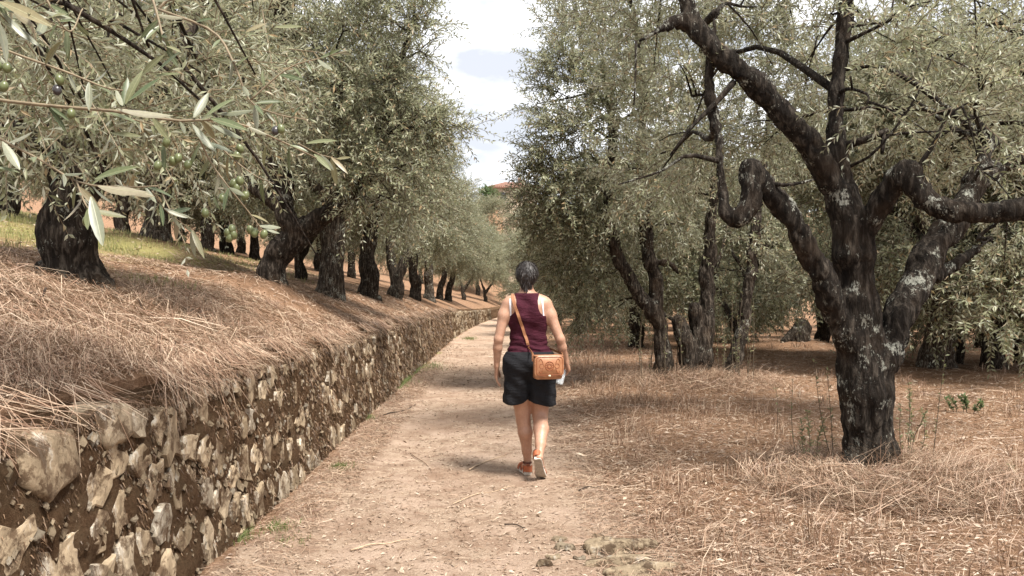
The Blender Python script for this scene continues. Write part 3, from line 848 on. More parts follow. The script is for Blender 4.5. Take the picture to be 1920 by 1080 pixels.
def branch_to(limbs, targets, r0=0.022, r1=0.005, sag=0.12):
    """thin branches from the nearest limb point to each clump"""
    pts = np.concatenate([spline(np.asarray(l[0]), 24)[8:] for l in limbs]); out = []
    for c in targets:
        c = np.asarray(c)
        w = np.linalg.norm(pts - c, axis=1) + 0.6 * np.clip(pts[:, 2] - c[2], 0, None)
        a = pts[np.argmin(w)]; l = np.linalg.norm(c - a)
        if l < 0.1: continue
        m1 = a + (c - a) * 0.35 + rng.normal(0, 0.08 * l, 3) + UP * sag * l
        m2 = a + (c - a) * 0.7 + rng.normal(0, 0.07 * l, 3) + UP * sag * l
        p = spline([a, m1, m2, c + rng.normal(0, 0.05, 3)], 9)
        out.append((p, np.linspace(min(0.035, r0 * (0.6 + l * 0.5)), r1, 9)))
        for k in range(2):
            i = random.randint(3, 7); e = p[i] + rng.normal(0, 0.28, 3) + (c - a) * 0.25
            out.append((spline([p[i], (p[i] + e) / 2 + UP * 0.05, e], 5), np.linspace(0.009, 0.003, 5)))
    return out

def hero_tree(name, base, limbs, clumps, label, mat, leafkw, group='olive trees', seed=0, h=0.022, extra_br=None, cc=None):
    base = np.asarray(base, float); e = empty(name, base); tag(e, label, 'olive tree', group)
    cc = np.mean([c[0] for c in clumps], axis=0) if cc is None else cc
    br = branch_to(limbs, [c[0] for c in clumps]) + (extra_br or [])
    obj('trunk', trunk_mesh('trunk', limbs, base, h, mat, 1.0, br, seed), e)
    obj('crown', crown_mesh('crown', clumps, cc, base, **leafkw), e)
    return e

def PP(lst): return [P(*p) for p in lst]
def pr(px, Y): return 0.71 * px / FPX * Y / 2.0       # a width in pixels as a radius

# --- tree R1: the large tree in the right foreground
Y0 = 5.95
limbsR1 = [
    (PP([(1635, 905, Y0), (1632, 800, Y0), (1628, 690, Y0), (1618, 560, Y0), (1606, 440, Y0), (1590, 370, Y0)]), [pr(150, Y0), pr(118, Y0), pr(112, Y0), pr(100, Y0), pr(84, Y0), pr(80, Y0)]),
    (PP([(1592, 390, Y0), (1578, 300, Y0 + .02), (1578, 180, Y0 + .05), (1590, 60, Y0 + .1), (1596, -60, Y0 + .2), (1580, -220, Y0 + .3), (1560, -420, Y0 + .3)]), [pr(60, Y0), pr(46, Y0), pr(40, Y0), pr(38, Y0), pr(36, Y0), pr(26, Y0), pr(12, Y0)]),
    (PP([(1596, 400, Y0), (1555, 320, Y0 - .05), (1510, 250, Y0 - .1), (1450, 180, Y0 - .15), (1380, 122, Y0 - .2), (1310, 55, Y0 - .2), (1288, -20, Y0 - .2), (1300, -120, Y0 - .2), (1290, -250, Y0 - .3)]), [pr(66, Y0), pr(58, Y0), pr(54, Y0), pr(50, Y0), pr(46, Y0), pr(42, Y0), pr(38, Y0), pr(30, Y0), pr(14, Y0)]),
    (PP([(1290, 42, Y0 - .2), (1262, 36, Y0 - .25), (1246, 50, Y0 - .28)]), [pr(34, Y0), pr(30, Y0), pr(22, Y0)]),
    (PP([(1620, 690, Y0), (1580, 610, Y0 - .1), (1542, 510, Y0 - .2), (1502, 425, Y0 - .28), (1450, 360, Y0 - .3), (1412, 318, Y0 - .3), (1414, 372, Y0 - .32), (1392, 412, Y0 - .33), (1362, 396, Y0 - .3), (1352, 330, Y0 - .25), (1345, 230, Y0 - .2), (1330, 140, Y0 - .15), (1345, 20, Y0)]),
     [pr(60, Y0), pr(56, Y0), pr(52, Y0), pr(46, Y0), pr(42, Y0), pr(42, Y0), pr(40, Y0), pr(38, Y0), pr(30, Y0), pr(24, Y0), pr(20, Y0), pr(16, Y0), pr(10, Y0)]),
    (PP([(1612, 460, Y0), (1650, 390, Y0 - .15), (1690, 335, Y0 - .25), (1715, 325, Y0 - .3), (1745, 370, Y0 - .35), (1790, 394, Y0 - .4), (1850, 402, Y0 - .45), (1930, 392, Y0 - .5), (2010, 350, Y0 - .5), (2080, 260, Y0 - .5)]),
     [pr(62, Y0), pr(52, Y0), pr(50, Y0), pr(52, Y0), pr(50, Y0), pr(46, Y0), pr(42, Y0), pr(40, Y0), pr(34, Y0), pr(18, Y0)]),
    (PP([(1650, 700, Y0), (1690, 600, Y0 + .1), (1742, 505, Y0 + .3), (1800, 420, Y0 + .5), (1845, 335, Y0 + .7), (1930, 290, Y0 + .8), (2020, 220, Y0 + .9), (2080, 100, Y0 + .9)]),
     [pr(84, Y0), pr(80, Y0), pr(74, Y0), pr(68, Y0), pr(58, Y0), pr(50, Y0), pr(40, Y0), pr(20, Y0)]),
    (PP([(1846, 340, Y0 + .7), (1862, 270, Y0 + .75), (1885, 262, Y0 + .8)]), [pr(44, Y0), pr(38, Y0), pr(26, Y0)]),
    (PP([(1765, 520, Y0 + .35), (1820, 480, Y0 + .5), (1868, 447, Y0 + .7)]), [pr(40, Y0), pr(26, Y0), pr(10, Y0)]),
    (PP([(1640, 850, Y0), (1690, 892, Y0 - .12)]), [pr(80, Y0), pr(30, Y0)]),
    (PP([(1630, 850, Y0), (1585, 888, Y0 - .1)]), [pr(80, Y0), pr(40, Y0)]),
]
brR1 = [
    (spline(PP([(1246, 46, Y0 - .28), (1222, 62, Y0 - .3), (1200, 74, Y0 - .3)]), 6), np.linspace(0.02, 0.008, 6)),
    (spline(PP([(1194, 74, Y0 - .3), (1193, 140, Y0 - .3), (1190, 195, Y0 - .3)]), 6), np.linspace(0.009, 0.005, 6)),
    (spline(PP([(1380, 150, Y0 - .2), (1345, 190, Y0 - .25), (1300, 235, Y0 - .3), (1258, 290, Y0 - .3)]), 9), np.linspace(0.024, 0.007, 9)),
    (spline(PP([(1592, 270, Y0), (1640, 255, Y0 - .1), (1672, 240, Y0 - .1)]), 6), np.linspace(0.032, 0.022, 6)),
    (spline(PP([(1665, 250, Y0 - .1), (1662, 285, Y0 - .12)]), 4), np.linspace(0.02, 0.012, 4)),
    (spline(PP([(1670, 250, Y0 - .1), (1730, 244, Y0 - .2), (1850, 240, Y0 - .3)]), 8), np.linspace(0.012, 0.005, 8)),
    (spline(PP([(1430, 340, Y0 - .3), (1480, 345, Y0 - .4), (1530, 335, Y0 - .4)]), 7), np.linspace(0.02, 0.008, 7)),
    (spline(PP([(1350, 300, Y0 - .25), (1290, 290, Y0 - .3), (1240, 320, Y0 - .3), (1160, 345, Y0 - .3)]), 9), np.linspace(0.02, 0.005, 9)),
    (spline(PP([(1600, 310, Y0), (1650, 280, Y0 - .2), (1720, 190, Y0 - .3), (1760, 100, Y0 - .3)]), 9), np.linspace(0.012, 0.005, 9)),
]
def clumps_px(lst):
    """(px, py, Y, radius in px, number of shoots)"""
    out = []
    for px, py, Y, rp, n in lst:
        r = rp / FPX * Y
        out.append((P(px, py, Y), np.array([r, r * 0.9, r * 0.85]), n))
    return out
clR1 = clumps_px([
    (1180, -60, 7.4, 150, 150), (1330, -100, 7.6, 150, 150), (1480, -60, 8.0, 150, 150), (1650, -120, 7.8, 150, 120), (1820, -60, 8.4, 120, 70), (1980, 0, 8.0, 150, 110),
    (1240, 110, 8.2, 120, 120), (1420, 60, 8.6, 120, 120), (1500, 160, 8.6, 100, 90), (1660, 120, 8.8, 100, 60), (1700, 220, 8.2, 90, 60), (1840, 200, 8.4, 110, 70), (1950, 180, 7.6, 120, 70),
    (1300, 260, 8.4, 110, 110), (1230, 330, 8.0, 90, 70), (1440, 260, 8.8, 100, 80), (1690, 60, 6.2, 80, 22), (1850, 120, 6.0, 110, 34), (1900, 300, 6.2, 70, 22), (1780, 320, 8.4, 90, 50),
    (1560, 30, 6.2, 50, 8), (1760, 10, 6.4, 80, 20), (1400, 10, 6.3, 60, 12), (1290, 180, 6.0, 50, 8)])
clR1 = [(c, r, int(n * 1.25)) for c, r, n in clR1] + clumps_px([(1760, 120, 8.8, 90, 50), (1900, 60, 7.0, 90, 40), (1840, 30, 7.6, 80, 34), (1640, 190, 5.6, 50, 10), (1700, 30, 5.6, 70, 16), (1820, 190, 5.5, 70, 16), (1540, 120, 7.4, 80, 40), (1920, 420, 7.6, 80, 40), (1800, 260, 7.6, 70, 36)])
hero_tree('olive_tree', R1 + [0, 0, -0.12], limbsR1, clR1, 'large near olive tree with lichen-spotted trunk and bent limbs right of the path', M['bark_lichen'],
          dict(pairs=11, leaf=0.076, width=0.0170), seed=1, extra_br=brR1, cc=P(1600, 150, 7.2))

# --- tree R2: many stems on one mound beside the path
Y2 = 12.3
limbsR2 = [
    (PP([(1246, 722, Y2), (1240, 640, Y2), (1228, 540, Y2), (1214, 420, Y2), (1200, 300, Y2 + .1), (1210, 160, Y2 + .1), (1190, 20, Y2)]), [pr(46, Y2), pr(34, Y2), pr(32, Y2), pr(30, Y2), pr(26, Y2), pr(20, Y2), pr(10, Y2)]),
    (PP([(1240, 610, Y2), (1195, 550, Y2 - .1), (1160, 480, Y2 - .2), (1138, 405, Y2 - .3), (1150, 250, Y2 - .3), (1130, 130, Y2 - .4)]), [pr(34, Y2), pr(30, Y2), pr(26, Y2), pr(24, Y2), pr(18, Y2), pr(8, Y2)]),
    (PP([(1300, 716, Y2), (1290, 660, Y2), (1272, 606, Y2)]), [pr(50, Y2), pr(42, Y2), pr(36, Y2)]),
    (PP([(1318, 716, Y2 + .1), (1312, 640, Y2 + .1), (1304, 580, Y2 + .1)]), [pr(52, Y2), pr(46, Y2), pr(36, Y2)]),
    (PP([(1322, 680, Y2 + .1), (1326, 560, Y2 + .15), (1330, 480, Y2 + .2), (1342, 380, Y2 + .2), (1345, 250, Y2 + .2), (1320, 100, Y2 + .2), (1330, -40, Y2 + .2)]), [pr(42, Y2), pr(36, Y2), pr(32, Y2), pr(28, Y2), pr(24, Y2), pr(18, Y2), pr(8, Y2)]),
    (PP([(1362, 722, Y2 + .3), (1392, 630, Y2 + .3), (1408, 530, Y2 + .4), (1424, 420, Y2 + .5), (1440, 280, Y2 + .5)]), [pr(38, Y2), pr(30, Y2), pr(28, Y2), pr(24, Y2), pr(10, Y2)]),
    (PP([(1232, 490, Y2), (1262, 496, Y2 - .1), (1272, 512, Y2 - .1)]), [pr(16, Y2), pr(13, Y2), pr(8, Y2)]),
]
clR2 = clumps_px([
    (1040, -90, 12.0, 100, 150), (1150, -120, 12.4, 110, 150), (1290, -100, 12.6, 120, 130), (1420, -60, 13, 110, 100),
    (1050, 40, 11.8, 80, 170), (1130, 60, 12.6, 100, 170), (1240, 60, 13, 100, 130), (1370, 80, 13.2, 110, 130), (1480, 120, 13.4, 100, 100),
    (1030, 150, 11.6, 75, 170), (1010, 240, 11.5, 66, 170), (1110, 190, 11.9, 80, 170), (1200, 220, 12.8, 90, 140), (1310, 220, 13.2, 100, 130), (1420, 260, 13.6, 100, 110),
    (1000, 330, 11.8, 62, 170), (1070, 330, 12.0, 75, 180), (1160, 330, 12.6, 80, 130), (1260, 350, 13.2, 90, 120), (1380, 360, 13.6, 90, 100),
    (985, 410, 12.2, 55, 150), (1050, 430, 12.2, 66, 170), (1110, 430, 12.6, 60, 110), (1010, 490, 12.6, 55, 140), (1075, 520, 12.6, 60, 130), (1120, 510, 13.2, 60, 90),
    (1045, 580, 13, 42, 70), (1100, 590, 13.4, 40, 50), (960, 200, 11.4, 26, 22), (1000, 100, 11.4, 34, 40), (962, 290, 11.6, 26, 30), (952, 370, 12.0, 28, 36), (1500, 280, 13, 80, 70)])
clR2 = [(c, r, int(n * 1.3)) for c, r, n in clR2] + clumps_px([(1150, 260, 11.3, 70, 60), (1220, 330, 11.4, 70, 60), (1300, 300, 11.6, 70, 60), (1380, 320, 11.8, 70, 55), (1250, 180, 11.5, 80, 70), (1340, 180, 11.8, 80, 60), (1160, 120, 11.5, 80, 80),
                   (1180, 400, 11.8, 50, 40), (1270, 410, 12.0, 50, 36), (1400, 420, 12.6, 60, 46), (1450, 470, 13.2, 50, 40)])
clR2 = [(c + np.array([0.36 * (1 - float(smooth(1040, 1250, VPX + c[0] / c[1] * FPX))), 0, 0]) + rng.normal(0, 0.08, 3), r * np.array([0.92, 0.92, 0.92]), int(n * 0.70)) for c, r, n in clR2]
R2t = hero_tree('olive_tree', R2 + [0, 0, -0.12], limbsR2, clR2, 'olive tree of several slim dark stems with two sawn stubs beside the path', M['bark'],
                dict(pairs=10, leaf=0.092, width=0.0215, ln=(0.3, 0.62)), seed=2, h=0.03, cc=P(1180, 250, 12.6))

# --- tree L1: stout trunk on the terrace at the left
YL = 6.0
limbsL1 = [
    (PP([(140, 580, YL), (140, 530, YL), (138, 460, YL), (142, 400, YL), (150, 330, YL)]), [pr(190, YL), pr(140, YL), pr(118, YL), pr(108, YL), pr(110, YL)]),
    (PP([(160, 500, YL), (205, 552, YL - .1), (235, 578, YL - .2)]), [pr(90, YL), pr(44, YL), pr(16, YL)]),
    (PP([(110, 510, YL), (60, 560, YL - .05), (10, 585, YL - .1)]), [pr(90, YL), pr(50, YL), pr(20, YL)]),
    (PP([(160, 350, YL), (200, 290, YL), (260, 230, YL - .1), (330, 120, YL), (380, 0, YL + .1), (420, -120, YL)]), [pr(80, YL), pr(60, YL), pr(50, YL), pr(42, YL), pr(32, YL), pr(14, YL)]),
    (PP([(145, 350, YL), (110, 260, YL), (90, 130, YL + .1), (130, -20, YL + .3), (140, -180, YL + .3)]), [pr(80, YL), pr(60, YL), pr(46, YL), pr(36, YL), pr(14, YL)]),
    (PP([(140, 360, YL), (90, 290, YL - .2), (0, 240, YL - .4), (-120, 160, YL - .5), (-220, 60, YL - .5)]), [pr(74, YL), pr(56, YL), pr(44, YL), pr(34, YL), pr(12, YL)]),
]
clL1 = clumps_px([
    (-120, 40, 5.6, 150, 70), (0, -80, 6.2, 150, 90), (160, -100, 6.4, 150, 100), (320, -90, 6.5, 150, 100), (460, -60, 6.8, 120, 90),
    (40, 80, 6.6, 130, 120), (180, 70, 6.4, 120, 110), (310, 60, 6.5, 110, 110), (430, 70, 6.8, 90, 90),
    (20, 210, 6.8, 110, 110), (150, 150, 5.5, 100, 90), (280, 180, 6.2, 100, 90), (400, 190, 6.5, 80, 80), (470, 150, 6.6, 60, 50),
    (40, 260, 6.6, 60, 60), (160, 235, 5.5, 70, 50), (270, 235, 5.8, 60, 50), (380, 260, 6.0, 60, 44), (450, 250, 6.0, 50, 30), (-20, 270, 6.4, 60, 40)])
hero_tree('olive_tree', L1 + [0, 0, -0.12], limbsL1, clL1, 'stout dark olive trunk on the terrace at left, flaring into a straw mound', M['bark'],
          dict(pairs=11, leaf=0.072, width=0.0165), seed=3, cc=P(180, 80, 6.1))

# --- tree L2: leaning, forked
Ym = 10.2
limbsL2 = [
    (PP([(508, 548, Ym), (516, 505, Ym), (536, 465, Ym), (560, 430, Ym), (600, 412, Ym - .05), (645, 385, Ym - .1), (680, 345, Ym - .1), (712, 270, Ym - .1), (730, 170, Ym), (770, 60, Ym)]),
     [pr(84, Ym), pr(64, Ym), pr(62, Ym), pr(58, Ym), pr(44, Ym), pr(42, Ym), pr(36, Ym), pr(28, Ym), pr(22, Ym), pr(8, Ym)]),
    (PP([(552, 440, Ym), (538, 400, Ym), (530, 340, Ym), (510, 290, Ym), (520, 180, Ym), (540, 60, Ym), (560, -80, Ym)]), [pr(54, Ym), pr(48, Ym), pr(44, Ym), pr(38, Ym), pr(32, Ym), pr(26, Ym), pr(10, Ym)]),
    (PP([(538, 410, Ym), (505, 372, Ym + .1), (470, 340, Ym + .2), (440, 250, Ym + .3)]), [pr(34, Ym), pr(28, Ym), pr(24, Ym), pr(10, Ym)]),
    (PP([(640, 390, Ym - .1), (625, 340, Ym), (630, 250, Ym + .1), (640, 130, Ym + .2)]), [pr(28, Ym), pr(24, Ym), pr(20, Ym), pr(8, Ym)]),
    (PP([(540, 70, Ym), (520, 10, Ym - .4), (560, -30, Ym - .6)]), [pr(40, Ym), pr(44, Ym), pr(20, Ym)]),
]
clL2 = clumps_px([
    (480, -70, 10, 110, 130), (600, -80, 10, 110, 150), (720, -70, 10.2, 90, 140), (790, -30, 10, 60, 90),
    (470, 40, 10.6, 90, 110), (570, 50, 10.2, 90, 130), (670, 50, 10, 90, 150), (750, 60, 9.9, 70, 140), (800, 40, 9.8, 40, 50),
    (490, 150, 10.6, 80, 100), (590, 160, 10.2, 85, 130), (680, 160, 9.9, 80, 150), (760, 160, 9.8, 65, 140), (815, 150, 9.8, 36, 50),
    (500, 250, 10.4, 70, 70), (600, 260, 10.0, 70, 90), (690, 260, 9.8, 65, 110), (770, 250, 9.7, 62, 130), (830, 230, 9.7, 42, 70), (870, 225, 9.7, 26, 26), (895, 245, 9.7, 18, 12),
    (640, 310, 9.8, 45, 45), (730, 330, 9.7, 50, 70), (800, 320, 9.7, 48, 70), (850, 300, 9.7, 30, 30), (760, 385, 9.7, 36, 36), (820, 380, 9.7, 34, 36), (470, 330, 10.4, 45, 30), (840, 90, 9.8, 22, 16), (835, 20, 9.8, 20, 12)])
clL2 = [(c - np.array([0.28 * float(smooth(560, 760, VPX + c[0] / c[1] * FPX)), 0, 0]) + rng.normal(0, 0.10, 3), r, int(n * 0.72)) for c, r, n in clL2]
hero_tree('olive_tree', L2 + [0, 0, -0.12], limbsL2, clL2, 'leaning olive tree with forked dark limbs, second along the terrace edge', M['bark'],
          dict(pairs=10, leaf=0.086, width=0.0200, ln=(0.28, 0.58)), seed=4, cc=P(640, 170, 10.2))

# --- prototypes for the trees farther off, built round the origin
def proto_limbs(kind, seed):
    rs = np.random.default_rng(seed)
    z = lambda *a: np.array(a, float)
    if kind == 'straight':
        L_ = [([z(0, 0, -0.2), z(0.02, 0, 0.4), z(0.0, 0.03, 1.1), z(0.06, 0, 1.6)], [0.33, 0.22, 0.2, 0.2])]; fork = z(0.05, 0, 1.5); r = 0.12
    elif kind == 'fork':
        L_ = [([z(0, 0, -0.2), z(0, 0, 0.35), z(-0.10, 0, 0.9), z(-0.22, 0.0, 1.5), z(-0.3, 0.05, 2.1)], [0.30, 0.24, 0.15, 0.13, 0.11]),
              ([z(0.02, 0, 0.35), z(0.22, 0, 0.9), z(0.42, 0.0, 1.4), z(0.5, 0, 2.0)], [0.2, 0.16, 0.14, 0.11])]; fork = None; r = 0.09
    elif kind == 'lean':
        L_ = [([z(0, 0, -0.2), z(0.05, 0, 0.3), z(0.22, 0.03, 0.9), z(0.42, 0, 1.6)], [0.27, 0.18, 0.16, 0.14])]; fork = z(0.4, 0, 1.5); r = 0.1
    elif kind == 'gnarled':
        L_ = [([z(0, 0, -0.2), z(0.02, 0, 0.3), z(0.05, 0, 0.9), z(0.0, 0.05, 1.5)], [0.40, 0.27, 0.23, 0.24]),
              ([z(0.1, 0.02, 0.3), z(0.14, 0.02, 1.0), z(0.22, 0, 1.6)], [0.18, 0.14, 0.13])]; fork = z(0.05, 0, 1.4); r = 0.13
    else:
        L_ = [([z(0, 0, -0.2), z(0, 0, 0.3), z(-0.06, 0, 0.7)], [0.22, 0.16, 0.14]),
              ([z(-0.04, 0, 0.6), z(-0.2, 0.1, 1.1), z(-0.5, 0.2, 1.7)], [0.12, 0.1, 0.08]),
              ([z(0, 0, 0.6), z(0.3, 0, 0.95), z(0.7, -0.1, 1.3), z(0.9, -0.1, 2.0)], [0.13, 0.1, 0.08, 0.06])]; fork = None; r = 0.07
    starts = [fork] * 4 if fork is not None else [L_[i % len(L_)][0][-1] - z(0, 0, 0.1) for i in (0, 1, 0, 1)] if kind != 'small' else [L_[1][0][-1], L_[2][0][-1], L_[1][0][-1], L_[2][0][-1]]
    for i, s_ in enumerate(starts):
        th = i * 1.57 + rs.uniform(-0.5, 0.5); o = np.array([math.cos(th), math.sin(th), 0])
        p = [s_, s_ + o * 0.35 + UP * 0.4, s_ + o * 0.8 + UP * rs.uniform(0.6, 1.0), s_ + o * 1.05 + UP * rs.uniform(1.3, 1.9)]
        L_.append((p, [r, r * 0.75, r * 0.5, r * 0.2]))
    return L_

PROTO = {}
for k, (kind, bm_) in enumerate((('straight', 'bark'), ('fork', 'bark'), ('lean', 'bark'), ('gnarled', 'bark_grey'), ('small', 'bark'))):
    lm = proto_limbs(kind, 40 + k)
    tg_ = [rng.normal(0, 1, 3) for _ in range(14)]
    tg_ = [np.array([0.1, 0, 2.9]) + unit(t_) * np.array([1.6, 1.6, 1.1]) for t_ in tg_]
    PROTO[kind] = trunk_mesh('trunk_' + kind, lm, (0, 0, 0), 0.03, M[bm_], 1.0, branch_to(lm, tg_), 10 + k)

def proto_crown(seed, low):
    rs = np.random.default_rng(seed); cl = []
    for i in range(34):
        th = rs.uniform(0, 6.28); u = rs.uniform(-0.75, 1)
        rr = 2.05 * math.sqrt(max(0.05, 1 - 0.55 * u * u)) * rs.uniform(0.45, 1.0)
        zc = 3.05 + 1.35 * u - (low if u < -0.2 else 0) * rs.uniform(0.2, 1.0)
        r = rs.uniform(0.42, 0.72)
        cl.append((np.array([rr * math.cos(th), rr * math.sin(th), zc]), (r, r, r * 0.9), int(78 * (r / 0.57) ** 2)))
    return crown_mesh('crown', cl, np.array([0, 0, 2.6]), (0, 0, 0), pairs=9, leaf=0.098, width=0.026, ln=(0.28, 0.55), droop=(0.0, 0.5))
CROWN = [proto_crown(60, 0.2), proto_crown(61, 0.9), proto_crown(62, 0.9), proto_crown(63, 0.4)]

def tree(x, y, kind, crown, label, rz=0.0, sc=1.0, crz=None, csc=1.0, cz=0.0, group='olive trees'):
    e = empty('olive_tree', (x, y, h1(x, y) - 0.03), 0.0)
    tag(e, label, 'olive tree', group)
    t = obj('trunk', PROTO[kind], e); t.rotation_euler = (0, 0, rz); t.scale = (sc * 0.72, sc * 0.72, sc)
    c = obj('crown', CROWN[crown], e); c.rotation_euler = (0, 0, rng.uniform(0, 6.28) if crz is None else crz)
    c.scale = (csc, csc, csc); c.location = (0, 0, cz)
    return e
def px_x(px, Y): return (px - VPX) / FPX * Y
ORD = ['leftmost', 'second', 'third', 'fourth', 'fifth', 'sixth', 'seventh', 'eighth', 'ninth', 'tenth', 'eleventh', 'twelfth', 'thirteenth', 'fourteenth', 'rightmost']
def ordn(i, n): return ORD[i] if i == 0 else ('rightmost' if i == n - 1 else ORD[i] + ' from the left')
# row along the terrace edge
ROW = [(624, 13.0, 'gnarled', 0, 'grey gnarled olive trunk, third along the terrace edge', 0.0, 1.0),
       (692, 17.0, 'straight', 3, 'straight thick olive trunk, fourth along the terrace edge', 0.3, 1.05),
       (742, 21.0, 'fork', 0, 'forked olive trunk in a V shape, fifth along the terrace edge', 0.0, 1.0),
       (778, 25.5, 'straight', 3, 'upright olive trunk, sixth along the terrace edge', 1.4, 0.95),
       (804, 30.0, 'gnarled', 0, 'upright olive trunk, seventh along the terrace edge', 2.2, 0.9),
       (824, 36.0, 'lean', 3, 'slanting olive trunk, first of a close pair far along the terrace edge', 0.0, 1.0),
       (840, 38.5, 'lean', 0, 'slanting olive trunk, second of a close pair far along the terrace edge', 0.1, 1.05),
       (869, 50.0, 'small', 3, 'small forked olive tree far along the terrace, before the last one', 0.0, 1.0),
       (910, 58.0, 'small', 0, 'last small forked olive tree where the terrace row ends', 0.2, 1.0)]
for px, Y, kd, cr_, lb, rz, sc in ROW:
    tree(px_x(px, Y), Y, kd, cr_, lb, rz, sc, None, 0.92 if Y < 45 else 0.85, 0.0, 'terrace row trees')
tree(LB1[0], LB1[1], 'gnarled', 3, 'olive tree on a raised straw mound up the slope behind the terrace row', 0.6, 1.0, None, 1.0, 0.1)
tree(px_x(20, 15.0), 15.0, 'fork', 0, 'dark olive trunk at the far left edge high on the grassy slope', 0.5, 1.1)
tree(px_x(566, 17.5), 17.5, 'small', 3, 'small olive trunk seen just behind the leaning forked tree', 1.0, 0.9, None, 0.8, 0.4)
for i_, (px, Y, kd, cr_) in enumerate(sorted(((392, 24, 'straight', 1), (428, 26, 'fork', 3), (478, 26, 'lean', 0), (345, 27, 'small', 1), (520, 31, 'fork', 3), (235, 23, 'straight', 3), (120, 24, 'lean', 0),
                         (600, 33, 'straight', 0), (660, 38, 'fork', 1), (455, 36, 'straight', 2), (300, 35, 'fork', 2), (700, 48, 'straight', 2), (560, 46, 'straight', 1), (-20, 22, 'fork', 1), (180, 33, 'straight', 2)))):
    tree(px_x(px, Y), Y, kd, cr_, 'olive tree ' + ordn(i_, 15) + ' in the grove up the left slope', rng.uniform(0, 6), 1.0, None, 1.1, -0.2, 'upper slope grove')
# right-hand grove
RIGHT = [(3.75, 21.5, 'straight', 1, 'dark olive trunk behind the many-stemmed tree beside the path', 0.2, 1.0),
         (3.1, 29.5, 'fork', 2, 'olive tree with drooping foliage on the right verge behind the walker', 0.0, 1.0),
         (2.9, 38.0, 'straight', 1, 'farther olive tree on the right verge, low foliage over the path', 0.9, 1.0),
         (3.2, 47.0, 'lean', 2, 'farthest olive tree on the right verge beside the path', 1.9, 1.0),
         (8.0, 14.4, 'gnarled', 1, 'thick dark olive trunk on a mound behind the near lichen-spotted tree', 0.4, 1.3),
         (9.0, 15.6, 'straight', 2, 'slim olive trunk between the thick trunk and the arching one at right', 0.0, 0.75),
         (9.1, 14.6, 'lean', 1, 'arching olive trunk leaning toward the right edge of the grove', 0.0, 1.25),
         (10.6, 16.0, 'small', 2, 'low olive trunk with spreading limbs at the right edge', 0.0, 1.1)]
for x, y, kd, cr_, lb, rz, sc in RIGHT:
    tree(x, y, kd, cr_, lb, rz, sc, None, 1.05 if x < 5 else 1.35, 0.0 if x < 5 else -0.55, 'right grove trees')
for i_, (x, y, kd, cr_) in enumerate(sorted(((5.6, 18.5, 'small', 2), (6.3, 25, 'straight', 1), (9.6, 23.5, 'fork', 2), (12.6, 20.5, 'straight', 1), (6.0, 33, 'lean', 2), (9.5, 32, 'straight', 1), (13.8, 28, 'fork', 2),
                        (7.0, 42, 'straight', 1), (12, 40, 'straight', 2), (17.5, 33, 'fork', 1), (18, 24, 'straight', 2), (22, 38, 'straight', 1), (16, 46, 'fork', 2), (5.5, 52, 'straight', 1), (10, 54, 'fork', 2)), key=lambda a_: a_[0] / a_[1])):
    tree(x, y, kd, cr_, 'olive tree ' + ordn(i_, 15) + ' deep in the shaded right grove', rng.uniform(0, 6), 1.0, None, 1.28, -0.75, 'deep right grove')
for (x, y) in ((-1.5, 66), (2.4, 62), (-6, 64), (-3.5, 73), (1.0, 76), (6.5, 70), (-9, 76), (-14, 68), (12, 72), (-0.5, 84), (4.5, 86), (-6, 86), (19, 64), (26, 58), (-20, 60), (-27, 52), (-24, 40)):
    tree(x, y, 'straight', int(rng.integers(0, 4)), 'distant olive tree on the hill beyond the end of the path', rng.uniform(0, 6), 1.0, None, 1.15, 0.0, 'distant hill trees')

# ------------------------------------------------------------------ near tree at the left, its branch hanging into view
NT = np.array([-2.75, 0.55, 0.0]); NT[2] = h1(NT[0], NT[1]) - 0.05
nt_e = empty('olive_tree', NT)
tag(nt_e, 'nearest olive tree whose leafy twigs with green olives hang in at upper left', 'olive tree', 'olive trees')
nt_limbs = [([NT + [0, 0, -0.1], NT + [0.02, 0, 0.4], NT + [0, 0.05, 1.0], NT + [0.05, 0.05, 1.5]], [0.36, 0.25, 0.21, 0.2]),
            ([NT + [0.05, 0.05, 1.3], NT + [0.45, 0.2, 1.55], NT + [0.95, 0.45, 1.5], NT + [1.35, 0.62, 1.1]], [0.13, 0.09, 0.06, 0.02]),
            ([NT + [0, 0, 1.3], NT + [-0.4, 0.5, 1.9], NT + [-0.5, 1.0, 2.6]], [0.13, 0.1, 0.04]),
            ([NT + [0, 0, 1.3], NT + [-0.2, -0.6, 2.0], NT + [0.1, -1.1, 2.7]], [0.13, 0.1, 0.04]),
            ([NT + [0.05, 0.05, 1.4], NT + [0.4, 0.6, 2.2], NT + [0.7, 1.3, 2.7], NT + [1.0, 2.0, 2.9]], [0.1, 0.08, 0.05, 0.015])]
nt_cl = clumps_px([(40, 40, 2.6, 130, 30), (180, 20, 3.0, 130, 36), (320, 30, 3.2, 110, 32), (90, 160, 2.8, 110, 28), (220, 210, 2.8, 90, 22), (400, 120, 3.2, 80, 22), (300, 250, 3.0, 70, 14), (430, 230, 3.2, 70, 14), (40, 240, 2.8, 70, 12),
                   (480, 60, 3.4, 80, 12), (340, 170, 3.0, 80, 10)])
nt_cl += [(NT + np.array(d), (0.6, 0.6, 0.5), 60) for d in ((-0.6, 1.0, 2.6), (-0.9, 0.2, 2.3), (0.1, -1.1, 2.7), (-0.5, -0.8, 2.4), (-0.3, 0.3, 3.1), (0.0, 0.6, 2.8))]
obj('trunk', trunk_mesh('trunk', nt_limbs, NT, 0.025, M['bark'], 1.0, branch_to(nt_limbs, [c[0] for c in nt_cl], 0.007, 0.002), 8), nt_e)
